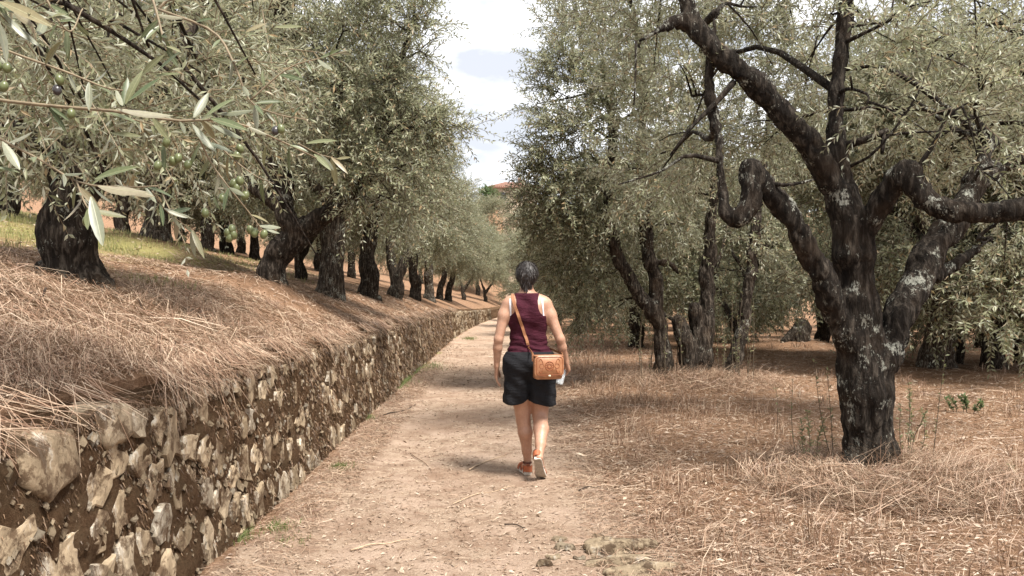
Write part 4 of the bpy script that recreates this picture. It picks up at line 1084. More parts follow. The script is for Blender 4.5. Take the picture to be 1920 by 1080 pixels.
obj('crown', crown_mesh('crown', nt_cl, NT + np.array([0, 0.4, 2.0]), NT, pairs=11, leaf=0.056, width=0.0115, ln=(0.2, 0.4), mats=[M['leaf'], M['twig_near']], droop=(0.05, 0.5)), nt_e)

def near_leaf_mat():
    m, t, b = nmat('near_leaf')
    g = t.nodes.new('ShaderNodeNewGeometry'); oi = t.nodes.new('ShaderNodeObjectInfo')
    co = t.nodes.new('ShaderNodeTexCoord').outputs['Object']
    sx = t.nodes.new('ShaderNodeSeparateXYZ'); t.links.new(co, sx.inputs[0])
    rib = ramp(t, math_n(t, 'ABSOLUTE', sx.outputs['Y']), [(0.004, (1, 1, 1)), (0.010, (0, 0, 0))])
    top = ramp(t, oi.outputs['Random'], [(0, (0.07, 0.095, 0.04)), (0.5, (0.13, 0.15, 0.07)), (0.85, (0.19, 0.185, 0.095)), (1, (0.22, 0.17, 0.09))])
    und = ramp(t, oi.outputs['Random'], [(0, (0.17, 0.18, 0.12)), (0.7, (0.27, 0.275, 0.20)), (1, (0.25, 0.20, 0.13))])
    c = mixc(t, g.outputs['Backfacing'], top, und)
    c = mixc(t, math_n(t, 'MULTIPLY', rib, 0.5), c, (0.34, 0.34, 0.2))
    f = noise_n(t, co, 14, 5)
    c = mixc(t, 0.5, c, ramp(t, f, [(0.3, (0.7, 0.7, 0.68)), (0.7, (1.15, 1.15, 1.15))]), 'MULTIPLY')
    t.links.new(c, b.inputs['Base Color']); b.inputs['Roughness'].default_value = 0.4
    bump(t, b, rib, 0.25, 0.01)
    tr = t.nodes.new('ShaderNodeBsdfTranslucent'); t.links.new(c, tr.inputs['Color'])
    ms = t.nodes.new('ShaderNodeMixShader'); ms.inputs[0].default_value = 0.2
    t.links.new(b.outputs[0], ms.inputs[1]); t.links.new(tr.outputs[0], ms.inputs[2])
    t.links.new(ms.outputs[0], t.nodes['Material Output'].inputs['Surface'])
    return m
M['near_leaf'] = near_leaf_mat()

def near_leaf_mesh(bend, fold, wdt):
    xs = np.array([0, 0.12, 0.32, 0.55, 0.78, 0.93, 1.0]); ws = np.array([0.012, 0.055, 0.096, 0.105, 0.075, 0.032, 0.004]) * wdt
    v = []
    for x, w in zip(xs, ws):
        z = -bend * x * x
        v += [(x, -w, z + fold * w), (x, 0, z), (x, w, z + fold * w)]
    f = []
    for i in range(len(xs) - 1):
        a = i * 3
        f += [(a, a + 3, a + 4, a + 1), (a + 1, a + 4, a + 5, a + 2)]
    return make_mesh('leaf', np.array(v), np.array(f), [M['near_leaf']])
NLEAF = [near_leaf_mesh(0.10, 0.30, 1.0), near_leaf_mesh(0.22, 0.15, 0.85), near_leaf_mesh(-0.08, 0.35, 1.1), near_leaf_mesh(0.04, 0.5, 0.9)]
TW = [  # the twigs in view: points (px, py, distance), start and end radius
    ([(-120, 165, 1.25), (0, 190, 1.22), (120, 203, 1.2), (230, 212, 1.18), (330, 228, 1.2), (430, 228, 1.22), (520, 262, 1.28), (600, 300, 1.36)], 0.0030, 0.0012),
    ([(-80, 60, 1.2), (40, 106, 1.15), (130, 138, 1.15), (200, 166, 1.16), (235, 172, 1.16)], 0.0022, 0.001),
    ([(-90, 205, 1.25), (0, 258, 1.2), (80, 300, 1.2), (160, 345, 1.2), (250, 352, 1.2), (300, 350, 1.2)], 0.0024, 0.001),
    ([(270, -60, 1.5), (295, 20, 1.45), (308, 70, 1.42), (315, 96, 1.4)], 0.0028, 0.0012),
    ([(300, 20, 1.6), (400, 60, 1.55), (440, 120, 1.5), (470, 190, 1.5), (520, 215, 1.5), (575, 225, 1.5)], 0.0028, 0.001),
    ([(365, 232, 1.22), (395, 300, 1.25), (430, 350, 1.25), (470, 400, 1.28), (500, 440, 1.3)], 0.0018, 0.0008),
    ([(400, 260, 1.3), (440, 300, 1.32), (480, 330, 1.32), (515, 345, 1.32)], 0.0016, 0.0008),
    ([(150, 340, 1.2), (165, 380, 1.18), (178, 400, 1.18)], 0.0015, 0.001),
    ([(60, -60, 1.25), (130, 60, 1.25), (160, 20, 1.3)], 0.002, 0.001),
    ([(-40, 20, 1.05), (20, 10, 1.05), (110, 48, 1.05)], 0.0015, 0.0008),
    ([(470, 190, 1.5), (540, 130, 1.5), (600, 110, 1.5), (650, 96, 1.5)], 0.0016, 0.0008),
    ([(560, 270, 1.36), (600, 290, 1.4), (640, 300, 1.42)], 0.0012, 0.0006),
    ([(290, 360, 1.2), (320, 400, 1.25), (375, 440, 1.28)], 0.0012, 0.0006),
]
BO = P(0, 190, 1.22)
bg_ = Geo()
for pts, ra, rb in TW:
    p = spline(PP(pts), 18); bg_.add(*tube(p, np.linspace(ra, rb, 18), 6))
link = spline([NT + [1.35, 0.62, 1.1], P(-160, 60, 1.3), P(-120, 165, 1.25)], 10); bg_.add(*tube(link, np.linspace(0.012, 0.003, 10), 7))
for t0 in (1, 2, 9, 8, 3, 4): bg_.add(*tube(spline([NT + [1.2, 0.55, 1.25], PP(TW[t0][0])[0] + [-0.05, 0, 0.12], PP(TW[t0][0])[0]], 8), np.linspace(0.006, 0.0025, 8), 6))
OLIVES = [(4, 128, 1.16, 0), (22, 131, 1.16, 0), (16, 166, 1.16, 0), (118, 153, 1.15, 0), (114, 172, 1.15, 1), (140, 216, 1.19, 0), (316, 268, 1.21, 0), (328, 304, 1.24, 0), (338, 298, 1.24, 0), (356, 310, 1.24, 0),
          (518, 246, 1.28, 1), (528, 243, 1.28, 0), (430, 438, 1.29, 0), (438, 430, 1.29, 0), (434, 446, 1.29, 0), (441, 441, 1.29, 0), (472, 432, 1.3, 0), (480, 437, 1.3, 0), (497, 440, 1.3, 0),
          (440, 345, 1.27, 0), (446, 354, 1.27, 0), (452, 340, 1.27, 0), (462, 368, 1.27, 0), (420, 372, 1.26, 0), (388, 400, 1.27, 0), (170, 416, 1.18, 0), (300, 312, 1.2, 0), (452, 280, 1.32, 0), (447, 292, 1.32, 0)]
brn = obj('branch', None)
C.objects.unlink(brn); bpy.data.objects.remove(brn)
leaves = []   # base, tip, which mesh, flip
def LF(b, t_, Y, k=None, flip=False, dy=0.0): leaves.append((P(b[0], b[1], Y), P(b[0], b[1], Y) + 0.88 * (P(t_[0], t_[1], Y + dy) - P(b[0], b[1], Y)), random.randrange(4) if k is None else k, flip))
for b, t_, Y, k, fl in [((8, 8), (112, 50), 1.02, 0, False), ((30, 26), (86, 68), 1.05, 1, True), ((0, 38), (44, 140), 1.0, 1, True), ((12, 28), (88, 112), 1.04, 1, True), ((90, 24), (148, 43), 1.05, 3, True),
    ((60, 112), (40, 145), 1.15, 3, True), ((182, 154), (224, 136), 1.15, 1, True), ((170, 194), (198, 170), 1.17, 2, True), ((236, 200), (246, 138), 1.17, 0, False), ((240, 198), (272, 122), 1.16, 0, False),
    ((246, 192), (316, 147), 1.14, 2, False), ((268, 146), (313, 96), 1.18, 0, False), ((298, 136), (352, 98), 1.18, 2, False), ((292, 146), (346, 138), 1.18, 3, False), ((366, 222), (398, 166), 1.2, 2, True),
    ((386, 222), (446, 176), 1.2, 0, False), ((225, 206), (342, 224), 1.14, 3, True), ((400, 236), (468, 262), 1.18, 2, True), ((410, 214), (488, 209), 1.22, 3, True), ((398, 224), (472, 242), 1.2, 0, False),
    ((214, 252), (278, 262), 1.2, 2, False), ((184, 338), (266, 305), 1.16, 0, False), ((190, 350), (300, 374), 1.12, 0, True), ((222, 348), (306, 376), 1.15, 3, True), ((178, 370), (206, 470), 1.08, 2, True),
    ((0, 316), (52, 326), 1.18, 3, False), ((14, 268), (50, 324), 1.18, 2, True), ((0, 298), (34, 290), 1.15, 0, True), ((150, 346), (162, 396), 1.2, 1, False), ((150, 352), (140, 400), 1.2, 0, False),
    ((364, 234), (412, 297), 1.2, 0, True), ((462, 62), (504, 40), 1.45, 0, False), ((515, 52), (576, 55), 1.45, 2, False), ((600, 110), (648, 94), 1.5, 2, False), ((500, 430), (531, 438), 1.3, 2, True),
    ((395, 366), (398, 398), 1.25, 0, False), ((404, 370), (412, 396), 1.25, 1, False), ((406, 354), (440, 351), 1.26, 2, True), ((470, 348), (512, 344), 1.3, 3, False), ((460, 330), (486, 325), 1.3, 0, True),
    ((500, 275), (490, 320), 1.32, 1, False), ((312, 270), (310, 330), 1.22, 0, False), ((330, 280), (322, 318), 1.24, 1, False), ((218, 250), (212, 278), 1.2, 1, True), ((80, 150), (95, 190), 1.16, 0, True),
    ((255, 330), (245, 372), 1.2, 0, False), ((270, 240), (300, 236), 1.2, 3, False), ((120, 330), (95, 352), 1.2, 0, False), ((60, 350), (30, 372), 1.2, 1, True), ((90, 300), (120, 276), 1.2, 3, False),
    ((420, 230), (440, 200), 1.22, 0, False), ((340, 230), (360, 262), 1.2, 1, True), ((575, 270), (640, 262), 1.36, 3, False), ((590, 290), (625, 320), 1.36, 0, False), ((440, 130), (470, 100), 1.5, 0, False),
    ((450, 140), (430, 190), 1.5, 1, True), ((480, 195), (540, 190), 1.5, 3, False), ((500, 208), (520, 236), 1.5, 0, True), ((310, 70), (330, 120), 1.42, 1, False), ((300, 40), (260, 80), 1.42, 0, False)]:
    LF(b, t_, Y, k, fl, random.uniform(-0.03, 0.03))
# further pairs along the twigs
for pts, ra, rb in TW:
    p = spline(PP(pts), 40)
    for i in range(5, 40, 5):
        t_ = unit(p[min(i + 1, 39)] - p[i - 1])
        for sg in (-1, 1):
            if random.random() < 0.35: continue
            side = unit(np.cross(t_, rng.normal(0, 1, 3))) * sg
            d = unit(t_ * random.uniform(0.4, 1) + side - UP * random.uniform(-0.1, 0.6))
            leaves.append((p[i], p[i] + d * random.uniform(0.028, 0.052), random.randrange(4), random.random() < 0.4))
allow = []
for k, (x, y, Y, dk) in enumerate(OLIVES):
    o_ = P(x, y, Y); st = o_ + np.array([random.uniform(-0.006, 0.006), 0.004, 0.022])
    bg_.add(*tube(spline([o_ + [0, 0, 0.006], (o_ + st) / 2 + [0.003, 0, 0], st], 5), 0.0006, 4)); allow.append(st)
branch = obj('branch', bg_.mesh('branch', [M['twig_near']], True, BO), nt_e, BO - NT)
for b, tp, k, fl in leaves:
    d = tp - b; ln = np.linalg.norm(d); d = d / ln
    n0 = np.array([random.gauss(0, 0.5), -0.75, 0.55]) * (-1 if fl else 1)
    w = unit(np.cross(n0, d)); n_ = np.cross(d, w)
    o = obj('leaf', NLEAF[k], branch)
    M4 = Matrix(((d[0], w[0], n_[0], 0), (d[1], w[1], n_[1], 0), (d[2], w[2], n_[2], 0), (0, 0, 0, 1)))
    o.matrix_local = Matrix.Translation(Vector(b - BO)) @ M4 @ Matrix.Scale(ln, 4)
def ball(nu, nv):
    v = [(0, 0, 1)]
    for i in range(1, nv):
        for j in range(nu):
            a, b = math.pi * i / nv, 2 * math.pi * j / nu
            v.append((math.sin(a) * math.cos(b), math.sin(a) * math.sin(b), math.cos(a)))
    v.append((0, 0, -1)); tr = []; qd = []
    for j in range(nu):
        k = (j + 1) % nu
        tr += [(0, 1 + j, 1 + k), (len(v) - 1, 1 + (nv - 2) * nu + k, 1 + (nv - 2) * nu + j)]
        for i in range(nv - 2): qd.append((1 + i * nu + j, 1 + (i + 1) * nu + j, 1 + (i + 1) * nu + k, 1 + i * nu + k))
    return np.array(v, float), [np.array(qd), np.array(tr)]
def olive_mesh(mat):
    v, f = ball(10, 7); g = Geo(); g.add(v * np.array([0.0062, 0.0062, 0.0082]), f); return g.mesh('olive', [mat])
m_ol = plain('olive_green', (0.11, 0.125, 0.05), 0.35, 0.2, 90, 0.5); m_od = plain('olive_dark', (0.035, 0.03, 0.03), 0.3, 0.3, 90, 0.5)
OM = [olive_mesh(m_ol), olive_mesh(m_od)]
for x, y, Y, dk in OLIVES:
    o = obj('olive', OM[dk], branch, P(x, y, Y) - BO); o.rotation_euler = (random.uniform(-.4, .4), random.uniform(-.4, .4), 0)

# ------------------------------------------------------------------ the walker
HX, HY = (990 - VPX) / FPX * 6.35, 6.35
HZ = h1(HX, HY) - 0.002
def skin_mat():
    m, t, b = nmat('skin')
    co = t.nodes.new('ShaderNodeTexCoord').outputs['Object']
    f = noise_n(t, co, 9, 5); g = noise_n(t, co, 70, 4)
    c = ramp(t, f, [(0.3, (0.37, 0.20, 0.130)), (0.7, (0.48, 0.285, 0.195))])
    c = mixc(t, 0.25, c, ramp(t, g, [(0.35, (0.6, 0.5, 0.45)), (0.65, (1.1, 1.1, 1.1))]), 'MULTIPLY')
    t.links.new(c, b.inputs['Base Color']); b.inputs['Roughness'].default_value = 0.48
    b.inputs['Subsurface Weight'].default_value = 0.08; b.inputs['Subsurface Radius'].default_value = (0.02, 0.008, 0.004)
    bump(t, b, g, 0.08, 0.004)
    return m
M['skin'] = skin_mat()
def torso(s, g=0.0, k=0.05):
    s.cap((-0.065, 0, 0.92), (0.085, 0, 0.92), 0.120 + g, None, 0.80, k)
    s.cap((-0.04, 0.005, 1.09), (0.045, 0.005, 1.09), 0.098 + g, None, 0.74, k)
    s.cap((-0.055, 0.0, 1.24), (0.055, 0.0, 1.24), 0.100 + g, None, 0.80, k)
    s.cap((-0.082, 0.0, 1.345), (0.068, 0.0, 1.345), 0.076 + g, None, 0.86, k)
    for sx in (-0.075, 0.066): s.cap((sx, 0.075, 1.235), (sx, 0.085, 1.23), 0.058 + g, None, 1.0, k)
    s.cap((-0.008, 0.0, 1.43), (-0.130, 0.0, 1.388), 0.046 + g, 0.044 + g, 1.0, k)
    s.cap((-0.008, 0.0, 1.43), (0.115, 0.0, 1.388), 0.046 + g, 0.044 + g, 1.0, k)
    # shoulder blades and spine groove come from the pairs below
    s.cap((-0.075, -0.055, 1.34), (-0.06, -0.06, 1.27), 0.035 + g, None, 1.0, k); s.cap((0.07, -0.055, 1.34), (0.055, -0.06, 1.27), 0.035 + g, None, 1.0, k)
s = SDF((-0.36, -0.36, -0.01), (0.40, 0.40, 1.74), 0.0070)
torso(s)
s.cap((-0.065, -0.035, 0.87), (-0.06, -0.03, 0.84), 0.090, None, 1, 0.04); s.cap((0.088, -0.035, 0.87), (0.083, -0.03, 0.84), 0.090, None, 1, 0.04)
s.cap((-0.008, 0.0, 1.40), (-0.008, 0.018, 1.53), 0.054, 0.050, 1, 0.03)
# head: skull, jaw, nose, ears
s.cap((-0.008, 0.005, 1.612), (-0.008, 0.035, 1.610), 0.078, 0.074, 1.0, 0.03); s.cap((-0.008, 0.05, 1.57), (-0.008, 0.07, 1.535), 0.055, 0.036, 1.0, 0.03)
s.cap((-0.008, 0.108, 1.60), (-0.008, 0.124, 1.575), 0.010, 0.013, 1.0, 0.012); s.cap((-0.026, 0.098, 1.545), (0.010, 0.098, 1.545), 0.009, None, 1.0, 0.012)
for sx in (-0.087, 0.071): s.cap((sx, 0.022, 1.60), (sx, 0.018, 1.575), 0.013, 0.010, 1.4, 0.01, 0.5)
for sx in (-0.036, 0.020): s.cap((sx, 0.100, 1.607), (sx, 0.100, 1.607), 0.012, None, 1, 0.012)
# arms
s.chain([(-0.160, 0, 1.362), (-0.190, -0.008, 1.28), (-0.232, -0.022, 1.09)], [0.050, 0.044, 0.036], 0.03)
s.chain([(-0.232, -0.022, 1.09), (-0.240, 0.000, 1.02), (-0.247, 0.048, 0.875)], [0.035, 0.036, 0.023], 0.015)
s.chain([(0.144, 0, 1.362), (0.178, -0.012, 1.28), (0.250, -0.035, 1.09)], [0.050, 0.044, 0.036], 0.03)
s.chain([(0.254, -0.035, 1.09), (0.268, -0.012, 1.025), (0.306, 0.058, 0.905)], [0.035, 0.036, 0.023], 0.015)
# left hand, hanging relaxed, palm to the thigh
s.cap((-0.247, 0.052, 0.868), (-0.248, 0.074, 0.795), 0.030, 0.033, 1.15, 0.015, 0.55)
for j, (oy, ln) in enumerate(((0.034, 0.066), (0.012, 0.074), (-0.010, 0.069), (-0.030, 0.055))):
    a_ = np.array([-0.248, 0.074 + oy, 0.785]); b_ = a_ + [0.006, 0.006 + oy * 0.25, -ln * 0.55]; c_ = b_ + [0.016, -0.004, -ln * 0.38]; d_ = c_ + [0.013, -0.008, -ln * 0.16]
    s.chain([a_, b_, c_, d_], [0.0095, 0.0088, 0.0078, 0.0068], 0.006)
s.chain([(-0.240, 0.088, 0.845), (-0.226, 0.114, 0.810), (-0.220, 0.118, 0.778)], [0.013, 0.010, 0.0085], 0.008)
# right hand closed round the bottle
BT, BB = np.array([0.300, 0.105, 0.882]), np.array([0.252, 0.082, 0.722])
bax = (BB - BT) / np.linalg.norm(BB - BT); bx = unit(np.array([1.0, 0, 0]) - bax * bax[0]); by = np.cross(bax, bx); by = by if by[1] > 0 else -by
s.cap((0.306, 0.058, 0.900), (0.328, 0.095, 0.845), 0.027, 0.030, 1.2, 0.015, 0.6)
for j in range(4):
    A_ = BT + bax * (0.022 + 0.0185 * j); rr = 0.030 + 0.003 * min(j, 2)
    pts = [A_ + (bx * math.cos(t_) + by * math.sin(t_)) * rr for t_ in (0.15, 0.9, 1.7, 2.5, 3.1 - 0.15 * j)]
    s.chain(pts, [0.011, 0.0095, 0.009, 0.0082, 0.0072], 0.006)
s.chain([(0.318, 0.070, 0.865)] + [tuple(BT + bax * 0.030 + (bx * math.cos(t_) + by * math.sin(t_)) * 0.032) for t_ in (-0.7, -1.5, -2.2)], [0.014, 0.011, 0.010, 0.0085], 0.008)
# legs and feet
s.chain([(-0.070, 0.0, 0.85), (-0.055, 0.03, 0.64), (-0.040, 0.058, 0.50)], [0.098, 0.080, 0.060], 0.03)
s.chain([(-0.040, 0.058, 0.50), (-0.036, 0.062, 0.44), (-0.020, 0.060, 0.345), (-0.006, 0.090, 0.20), (0.000, 0.105, 0.105)], [0.058, 0.054, 0.056, 0.038, 0.030], 0.02)
s.chain([(0.090, 0.0, 0.85), (0.097, 0.03, 0.66), (0.099, 0.045, 0.53)], [0.098, 0.084, 0.064], 0.03)
s.chain([(0.099, 0.045, 0.53), (0.098, 0.030, 0.47), (0.101, -0.050, 0.385), (0.090, -0.150, 0.285), (0.080, -0.205, 0.225)], [0.062, 0.057, 0.059, 0.040, 0.030], 0.02)
s.cap((-0.006, 0.100, 0.06), (-0.030, 0.230, 0.045), 0.032, 0.026, 1, 0.02); s.cap((-0.030, 0.230, 0.045), (-0.042, 0.285, 0.035), 0.028, 0.020, 1, 0.015)
s.cap((0.074, -0.238, 0.205), (0.100, -0.115, 0.075), 0.031, 0.028, 1, 0.02); s.cap((0.100, -0.115, 0.075), (0.108, -0.050, 0.045), 0.028, 0.019, 1, 0.015)
bv, bq = s.mesh()
person = obj('person', make_mesh('person', bv, bq, [M['skin']]), None, (HX, HY, HZ))
tag(person, 'person walking away down the path in burgundy tank top and black shorts', 'person')
bvh = BVHTree.FromPolygons([Vector(v) for v in bv], bq.tolist())

def garment(name, fn, lo, hi, h, cut, mat, wave=None):
    g = SDF(lo, hi, h); fn(g); x, y, z = g.coords()
    X_, Y_, Z_ = x[:, None, None], y[None, :, None], z[None, None, :]
    if wave is not None: g.d += wave(X_, Y_, Z_)
    g.d = np.maximum(g.d, cut(X_, Y_, Z_)).astype(np.float32)
    g.d[0] = g.d[-1] = 1; g.d[:, 0] = g.d[:, -1] = 1; g.d[:, :, 0] = g.d[:, :, -1] = 1
    v, q_ = g.mesh(); return obj(name, make_mesh(name, v, q_, [mat]), person)
def knit_mat(name, col, sc=160):
    m, t, b = nmat(name)
    co = t.nodes.new('ShaderNodeTexCoord').outputs['Object']
    f = noise_n(t, co, sc, 4, 0.7); g = noise_n(t, co, 12, 4)
    c = mixc(t, 0.6, ramp(t, g, [(0.3, [x * 0.75 for x in col]), (0.7, [x * 1.2 for x in col])]), ramp(t, f, [(0.35, (0.6, 0.6, 0.6)), (0.65, (1.25, 1.25, 1.25))]), 'MULTIPLY')
    t.links.new(c, b.inputs['Base Color']); b.inputs['Roughness'].default_value = 0.85; b.inputs['Specular IOR Level'].default_value = 0.15
    mp = N(t, 'ShaderNodeMapping', Scale=(1, 1, 3.5)); t.links.new(co, mp.inputs['Vector'])
    bump(t, b, noise_n(t, mp.outputs[0], 14, 5), 0.55, 0.03)
    return m
m_tank = knit_mat('burgundy_knit', (0.050, 0.0095, 0.018)); m_short = knit_mat('black_twill', (0.014, 0.014, 0.016)); m_white = plain('white_cloth', (0.72, 0.72, 0.76), 0.8, 0.05)
def tank_cut(X_, Y_, Z_):
    zs = [0.9, 1.255, 1.275, 1.30, 1.335, 1.39, 1.44, 1.48]; hw_ = [0.30, 0.30, 0.128, 0.101, 0.088, 0.083, 0.095, 0.11]
    half = np.interp(Z_, zs, hw_)
    return np.maximum(np.maximum(np.abs(X_ + 0.010) - half, Z_ - (1.452 - 0.35 * np.clip(Y_, 0, 0.2))), 0.945 + 0.012 * np.sin(X_ * 21) - Z_)
def tank_wave(X_, Y_, Z_):
    fold = smooth(1.16, 0.98, Z_)
    return 0.0035 * np.sin(Z_ * 150 + 8 * X_ + 3 * np.sin(X_ * 17)) * fold + 0.002 * np.sin(Z_ * 70 + X_ * 30)
tank = garment('tank_top', lambda g: torso(g, 0.007), (-0.26, -0.22, 0.9), (0.26, 0.24, 1.5), 0.006, tank_cut, m_tank, tank_wave)
def shorts_fn(g):
    g.cap((-0.05, 0, 0.99), (0.06, 0, 0.99), 0.108, None, 0.80, 0.03)
    g.cap((-0.075, -0.02, 0.90), (0.095, -0.02, 0.90), 0.128, None, 1.12, 0.05)
    for x0, x1, y1 in ((-0.080, -0.092, 0.02), (0.105, 0.112, 0.01)):
        g.cap((x0, -0.02, 0.86), (x1, y1, 0.50), 0.110, 0.108, 1.1, 0.035)
def shorts_wave(X_, Y_, Z_):
    f = smooth(0.9, 0.6, Z_)
    return 0.007 * f * np.sin(np.arctan2(Y_, X_ - 0.01) * 9 + Z_ * 6) + 0.003 * np.sin(Z_ * 60 + X_ * 40)
def shorts_cut(X_, Y_, Z_): return np.maximum(Z_ - 0.992, (0.578 + 0.012 * np.sin(X_ * 20 + 1) + 0.012 * (X_ < 0.0) + 0.02 * np.exp(-((X_ - 0.0) / 0.035) ** 2)) - Z_)
shorts = garment('shorts', shorts_fn, (-0.32, -0.24, 0.5), (0.34, 0.24, 1.05), 0.0065, shorts_cut, m_short, shorts_wave)

def ribbon(pts, nrm, width, thick):
    p = np.asarray(pts, float); n_ = unit(np.asarray(nrm, float)); t_ = unit(np.gradient(p, axis=0)); w = unit(np.cross(t_, n_)) * width / 2
    v = np.stack([p - w, p + w, p + w + n_ * thick, p - w + n_ * thick], 1).reshape(-1, 3); f = []
    for i in range(len(p) - 1):
        for a in range(4):
            b = (a + 1) % 4; f.append((i * 4 + a, (i + 1) * 4 + a, (i + 1) * 4 + b, i * 4 + b))
    m = (len(p) - 1) * 4; f += [(3, 2, 1, 0), (m, m + 1, m + 2, m + 3)]
    return v, np.array(f)[:, ::-1]
def back_pt(x, z, side=-1):
    hit = bvh.ray_cast(Vector((x, side * 0.6, z)), Vector((0, -side, 0)))
    return (np.array(hit[0]), np.array(hit[1])) if hit[0] is not None else (np.array([x, side * 0.06, z]), np.array([0, side, 0.0]))
for xa, xb, za, zb in ((-0.142, -0.134, 1.405, 1.262), (0.105, 0.118, 1.408, 1.262)):
    pts = []; ns = []
    for u in np.linspace(0, 1, 10):
        p_, n_ = back_pt(xa + (xb - xa) * u, za + (zb - za) * u); pts.append(p_ + n_ * 0.002); ns.append(n_)
    g = Geo(); g.add(*ribbon(pts, ns, 0.014, 0.003)); obj('bra_strap', g.mesh('bra_strap', [m_white], False), person)

# hair: a soft cap of volume with separate locks over it
m_hair = leaf_mat('hair', [(0, (0.010, 0.007, 0.006)), (0.65, (0.026, 0.020, 0.018)), (0.88, (0.06, 0.053, 0.05)), (1, (0.13, 0.122, 0.118))], [(0, (0.012, 0.009, 0.008)), (1, (0.06, 0.053, 0.05))], 0.0)
def hair_fn(g):
    g.cap((-0.008, -0.005, 1.612), (-0.008, 0.03, 1.618), 0.088, 0.082, 1.0, 0.02)
    g.cap((-0.010, -0.025, 1.58), (-0.016, -0.030, 1.515), 0.066, 0.038, 0.75, 0.03)
    g.cap((-0.016, -0.035, 1.52), (-0.018, -0.045, 1.478), 0.036, 0.018, 0.8, 0.02)
hair = garment('hair', hair_fn, (-0.15, -0.15, 1.44), (0.13, 0.16, 1.75), 0.006, lambda X_, Y_, Z_: (Y_ - 0.075 - 0.25 * np.clip(Z_ - 1.64, 0, 1)) + 0 * X_ + np.where(Z_ < 1.60, 0.09 * smooth(1.60, 1.56, Z_), 0), m_hair,
               lambda X_, Y_, Z_: 0.006 * fbm(X_ * 45 + 0 * Z_, Y_ * 45 + 0 * Z_, Z_ * 18 + 0 * X_, 5, 2))
hv = np.array([v.co[:] for v in hair.data.vertices]); hn = np.array([v.normal[:] for v in hair.data.vertices])
pk = rng.integers(0, len(hv), 900); p0 = hv[pk]; nn = hn[pk]; keep = p0[:, 1] < 0.09; p0, nn = p0[keep], nn[keep]
down = unit(np.stack([(p0[:, 0] + 0.01) * 2.0 * (p0[:, 2] > 1.6) - (p0[:, 0] + 0.014) * 2.5 * (p0[:, 2] < 1.56), -0.5 * (p0[:, 2] > 1.66) + 0 * p0[:, 0], -1 + 0 * p0[:, 0]], -1) + rng.normal(0, 0.28, p0.shape))
down = unit(down - nn * (down * nn).sum(1, keepdims=True))
ln = rng.uniform(0.02, 0.05, (len(p0), 1))
w = unit(np.cross(down, nn)) * rng.uniform(0.0012, 0.003, (len(p0), 1))
v, f = strips(p0 + nn * 0.001, p0 + down * ln * 0.5 + nn * 0.008, p0 + down * ln + nn * rng.uniform(-0.002, 0.009, (len(p0), 1)), w)
lk = obj('locks', make_mesh('locks', v, f, [m_hair], None, False), hair); lk['kind'] = 'stuff'

# sandals
m_sole = plain('sole_rubber', (0.62, 0.57, 0.50), 0.8, 0.1, 40, bmp=0.3); m_orange = plain('orange_leather', (0.36, 0.11, 0.05), 0.55, 0.2, 60); m_tread = plain('tread', (0.36, 0.31, 0.25), 0.9, 0.25, 60, bmp=0.5)
def sandal(cl, ups, sign):
    root = empty('shoe', (0, 0, 0)); root.parent = person
    p = spline(cl, 16); up = unit(spline(ups, 16)); t_ = unit(np.gradient(p, axis=0)); sd = unit(np.cross(t_, up))
    wd = np.interp(np.linspace(0, 1, 16), [0, 0.06, 0.2, 0.45, 0.68, 0.85, 0.95, 1], [0.022, 0.030, 0.033, 0.033, 0.043, 0.040, 0.028, 0.012])
    def slab(z0, z1, k_):
        v = np.stack([p - sd * wd[:, None] * k_ + up * z0, p + sd * wd[:, None] * k_ + up * z0, p + sd * wd[:, None] * k_ + up * z1, p - sd * wd[:, None] * k_ + up * z1], 1).reshape(-1, 3); f = []
        for i in range(15):
            for a in range(4): f.append((i * 4 + a, i * 4 + (a + 1) % 4, (i + 1) * 4 + (a + 1) % 4, (i + 1) * 4 + a))
        f += [(3, 2, 1, 0), (60, 61, 62, 63)]
        return v, np.array(f)
    g = Geo(); g.add(*slab(0.004, 0.026, 1.0)); obj('sole', g.mesh('sole', [m_sole], False), root)
    g = Geo(); g.add(*slab(0.0, 0.004, 0.9)); obj('tread', g.mesh('tread', [m_tread], False), root)
    for i0, hgt, wfac, bw in ((10, 0.050, 1.0, 0.045), (7, 0.062, 1.0, 0.030), (2, 0.060, 1.0, 0.026)):
        th = np.linspace(0, np.pi, 13); c = p[i0]
        pts = [c + sd[i0] * math.cos(a) * wd[i0] * wfac + up[i0] * (0.02 + math.sin(a) * hgt) - (t_[i0] * 0.02 * math.sin(a) if i0 == 2 else 0) for a in th]
        ns = [sd[i0] * math.cos(a) + up[i0] * math.sin(a) for a in th]
        g = Geo(); g.add(*ribbon(pts, ns, bw, 0.004)); obj('strap', g.mesh('strap', [m_orange], False), root)
    hb = p[0]; th = np.linspace(-1.9, 1.9, 13); pts = [p[2] - t_[2] * math.cos(a) * 0.048 + sd[2] * math.sin(a) * 0.034 + up[2] * 0.052 for a in th]
    g = Geo(); g.add(*ribbon(pts, [-t_[2] * math.cos(a) + sd[2] * math.sin(a) for a in th], 0.046, 0.004)); obj('heel_strap', g.mesh('heel_strap', [m_orange], False), root)
    ank = p[2] + up[2] * 0.095 + t_[2] * 0.012
    th = np.linspace(0, 2 * np.pi, 19); pts = [ank - t_[2] * math.cos(a) * 0.036 + sd[2] * math.sin(a) * 0.034 for a in th]
    g = Geo(); g.add(*ribbon(pts, [-t_[2] * math.cos(a) + sd[2] * math.sin(a) for a in th], 0.014, 0.003)); obj('ankle_strap', g.mesh('ankle_strap', [plain('dark_strap', (0.09, 0.03, 0.02), 0.6)], False), root)
zl = 0.0
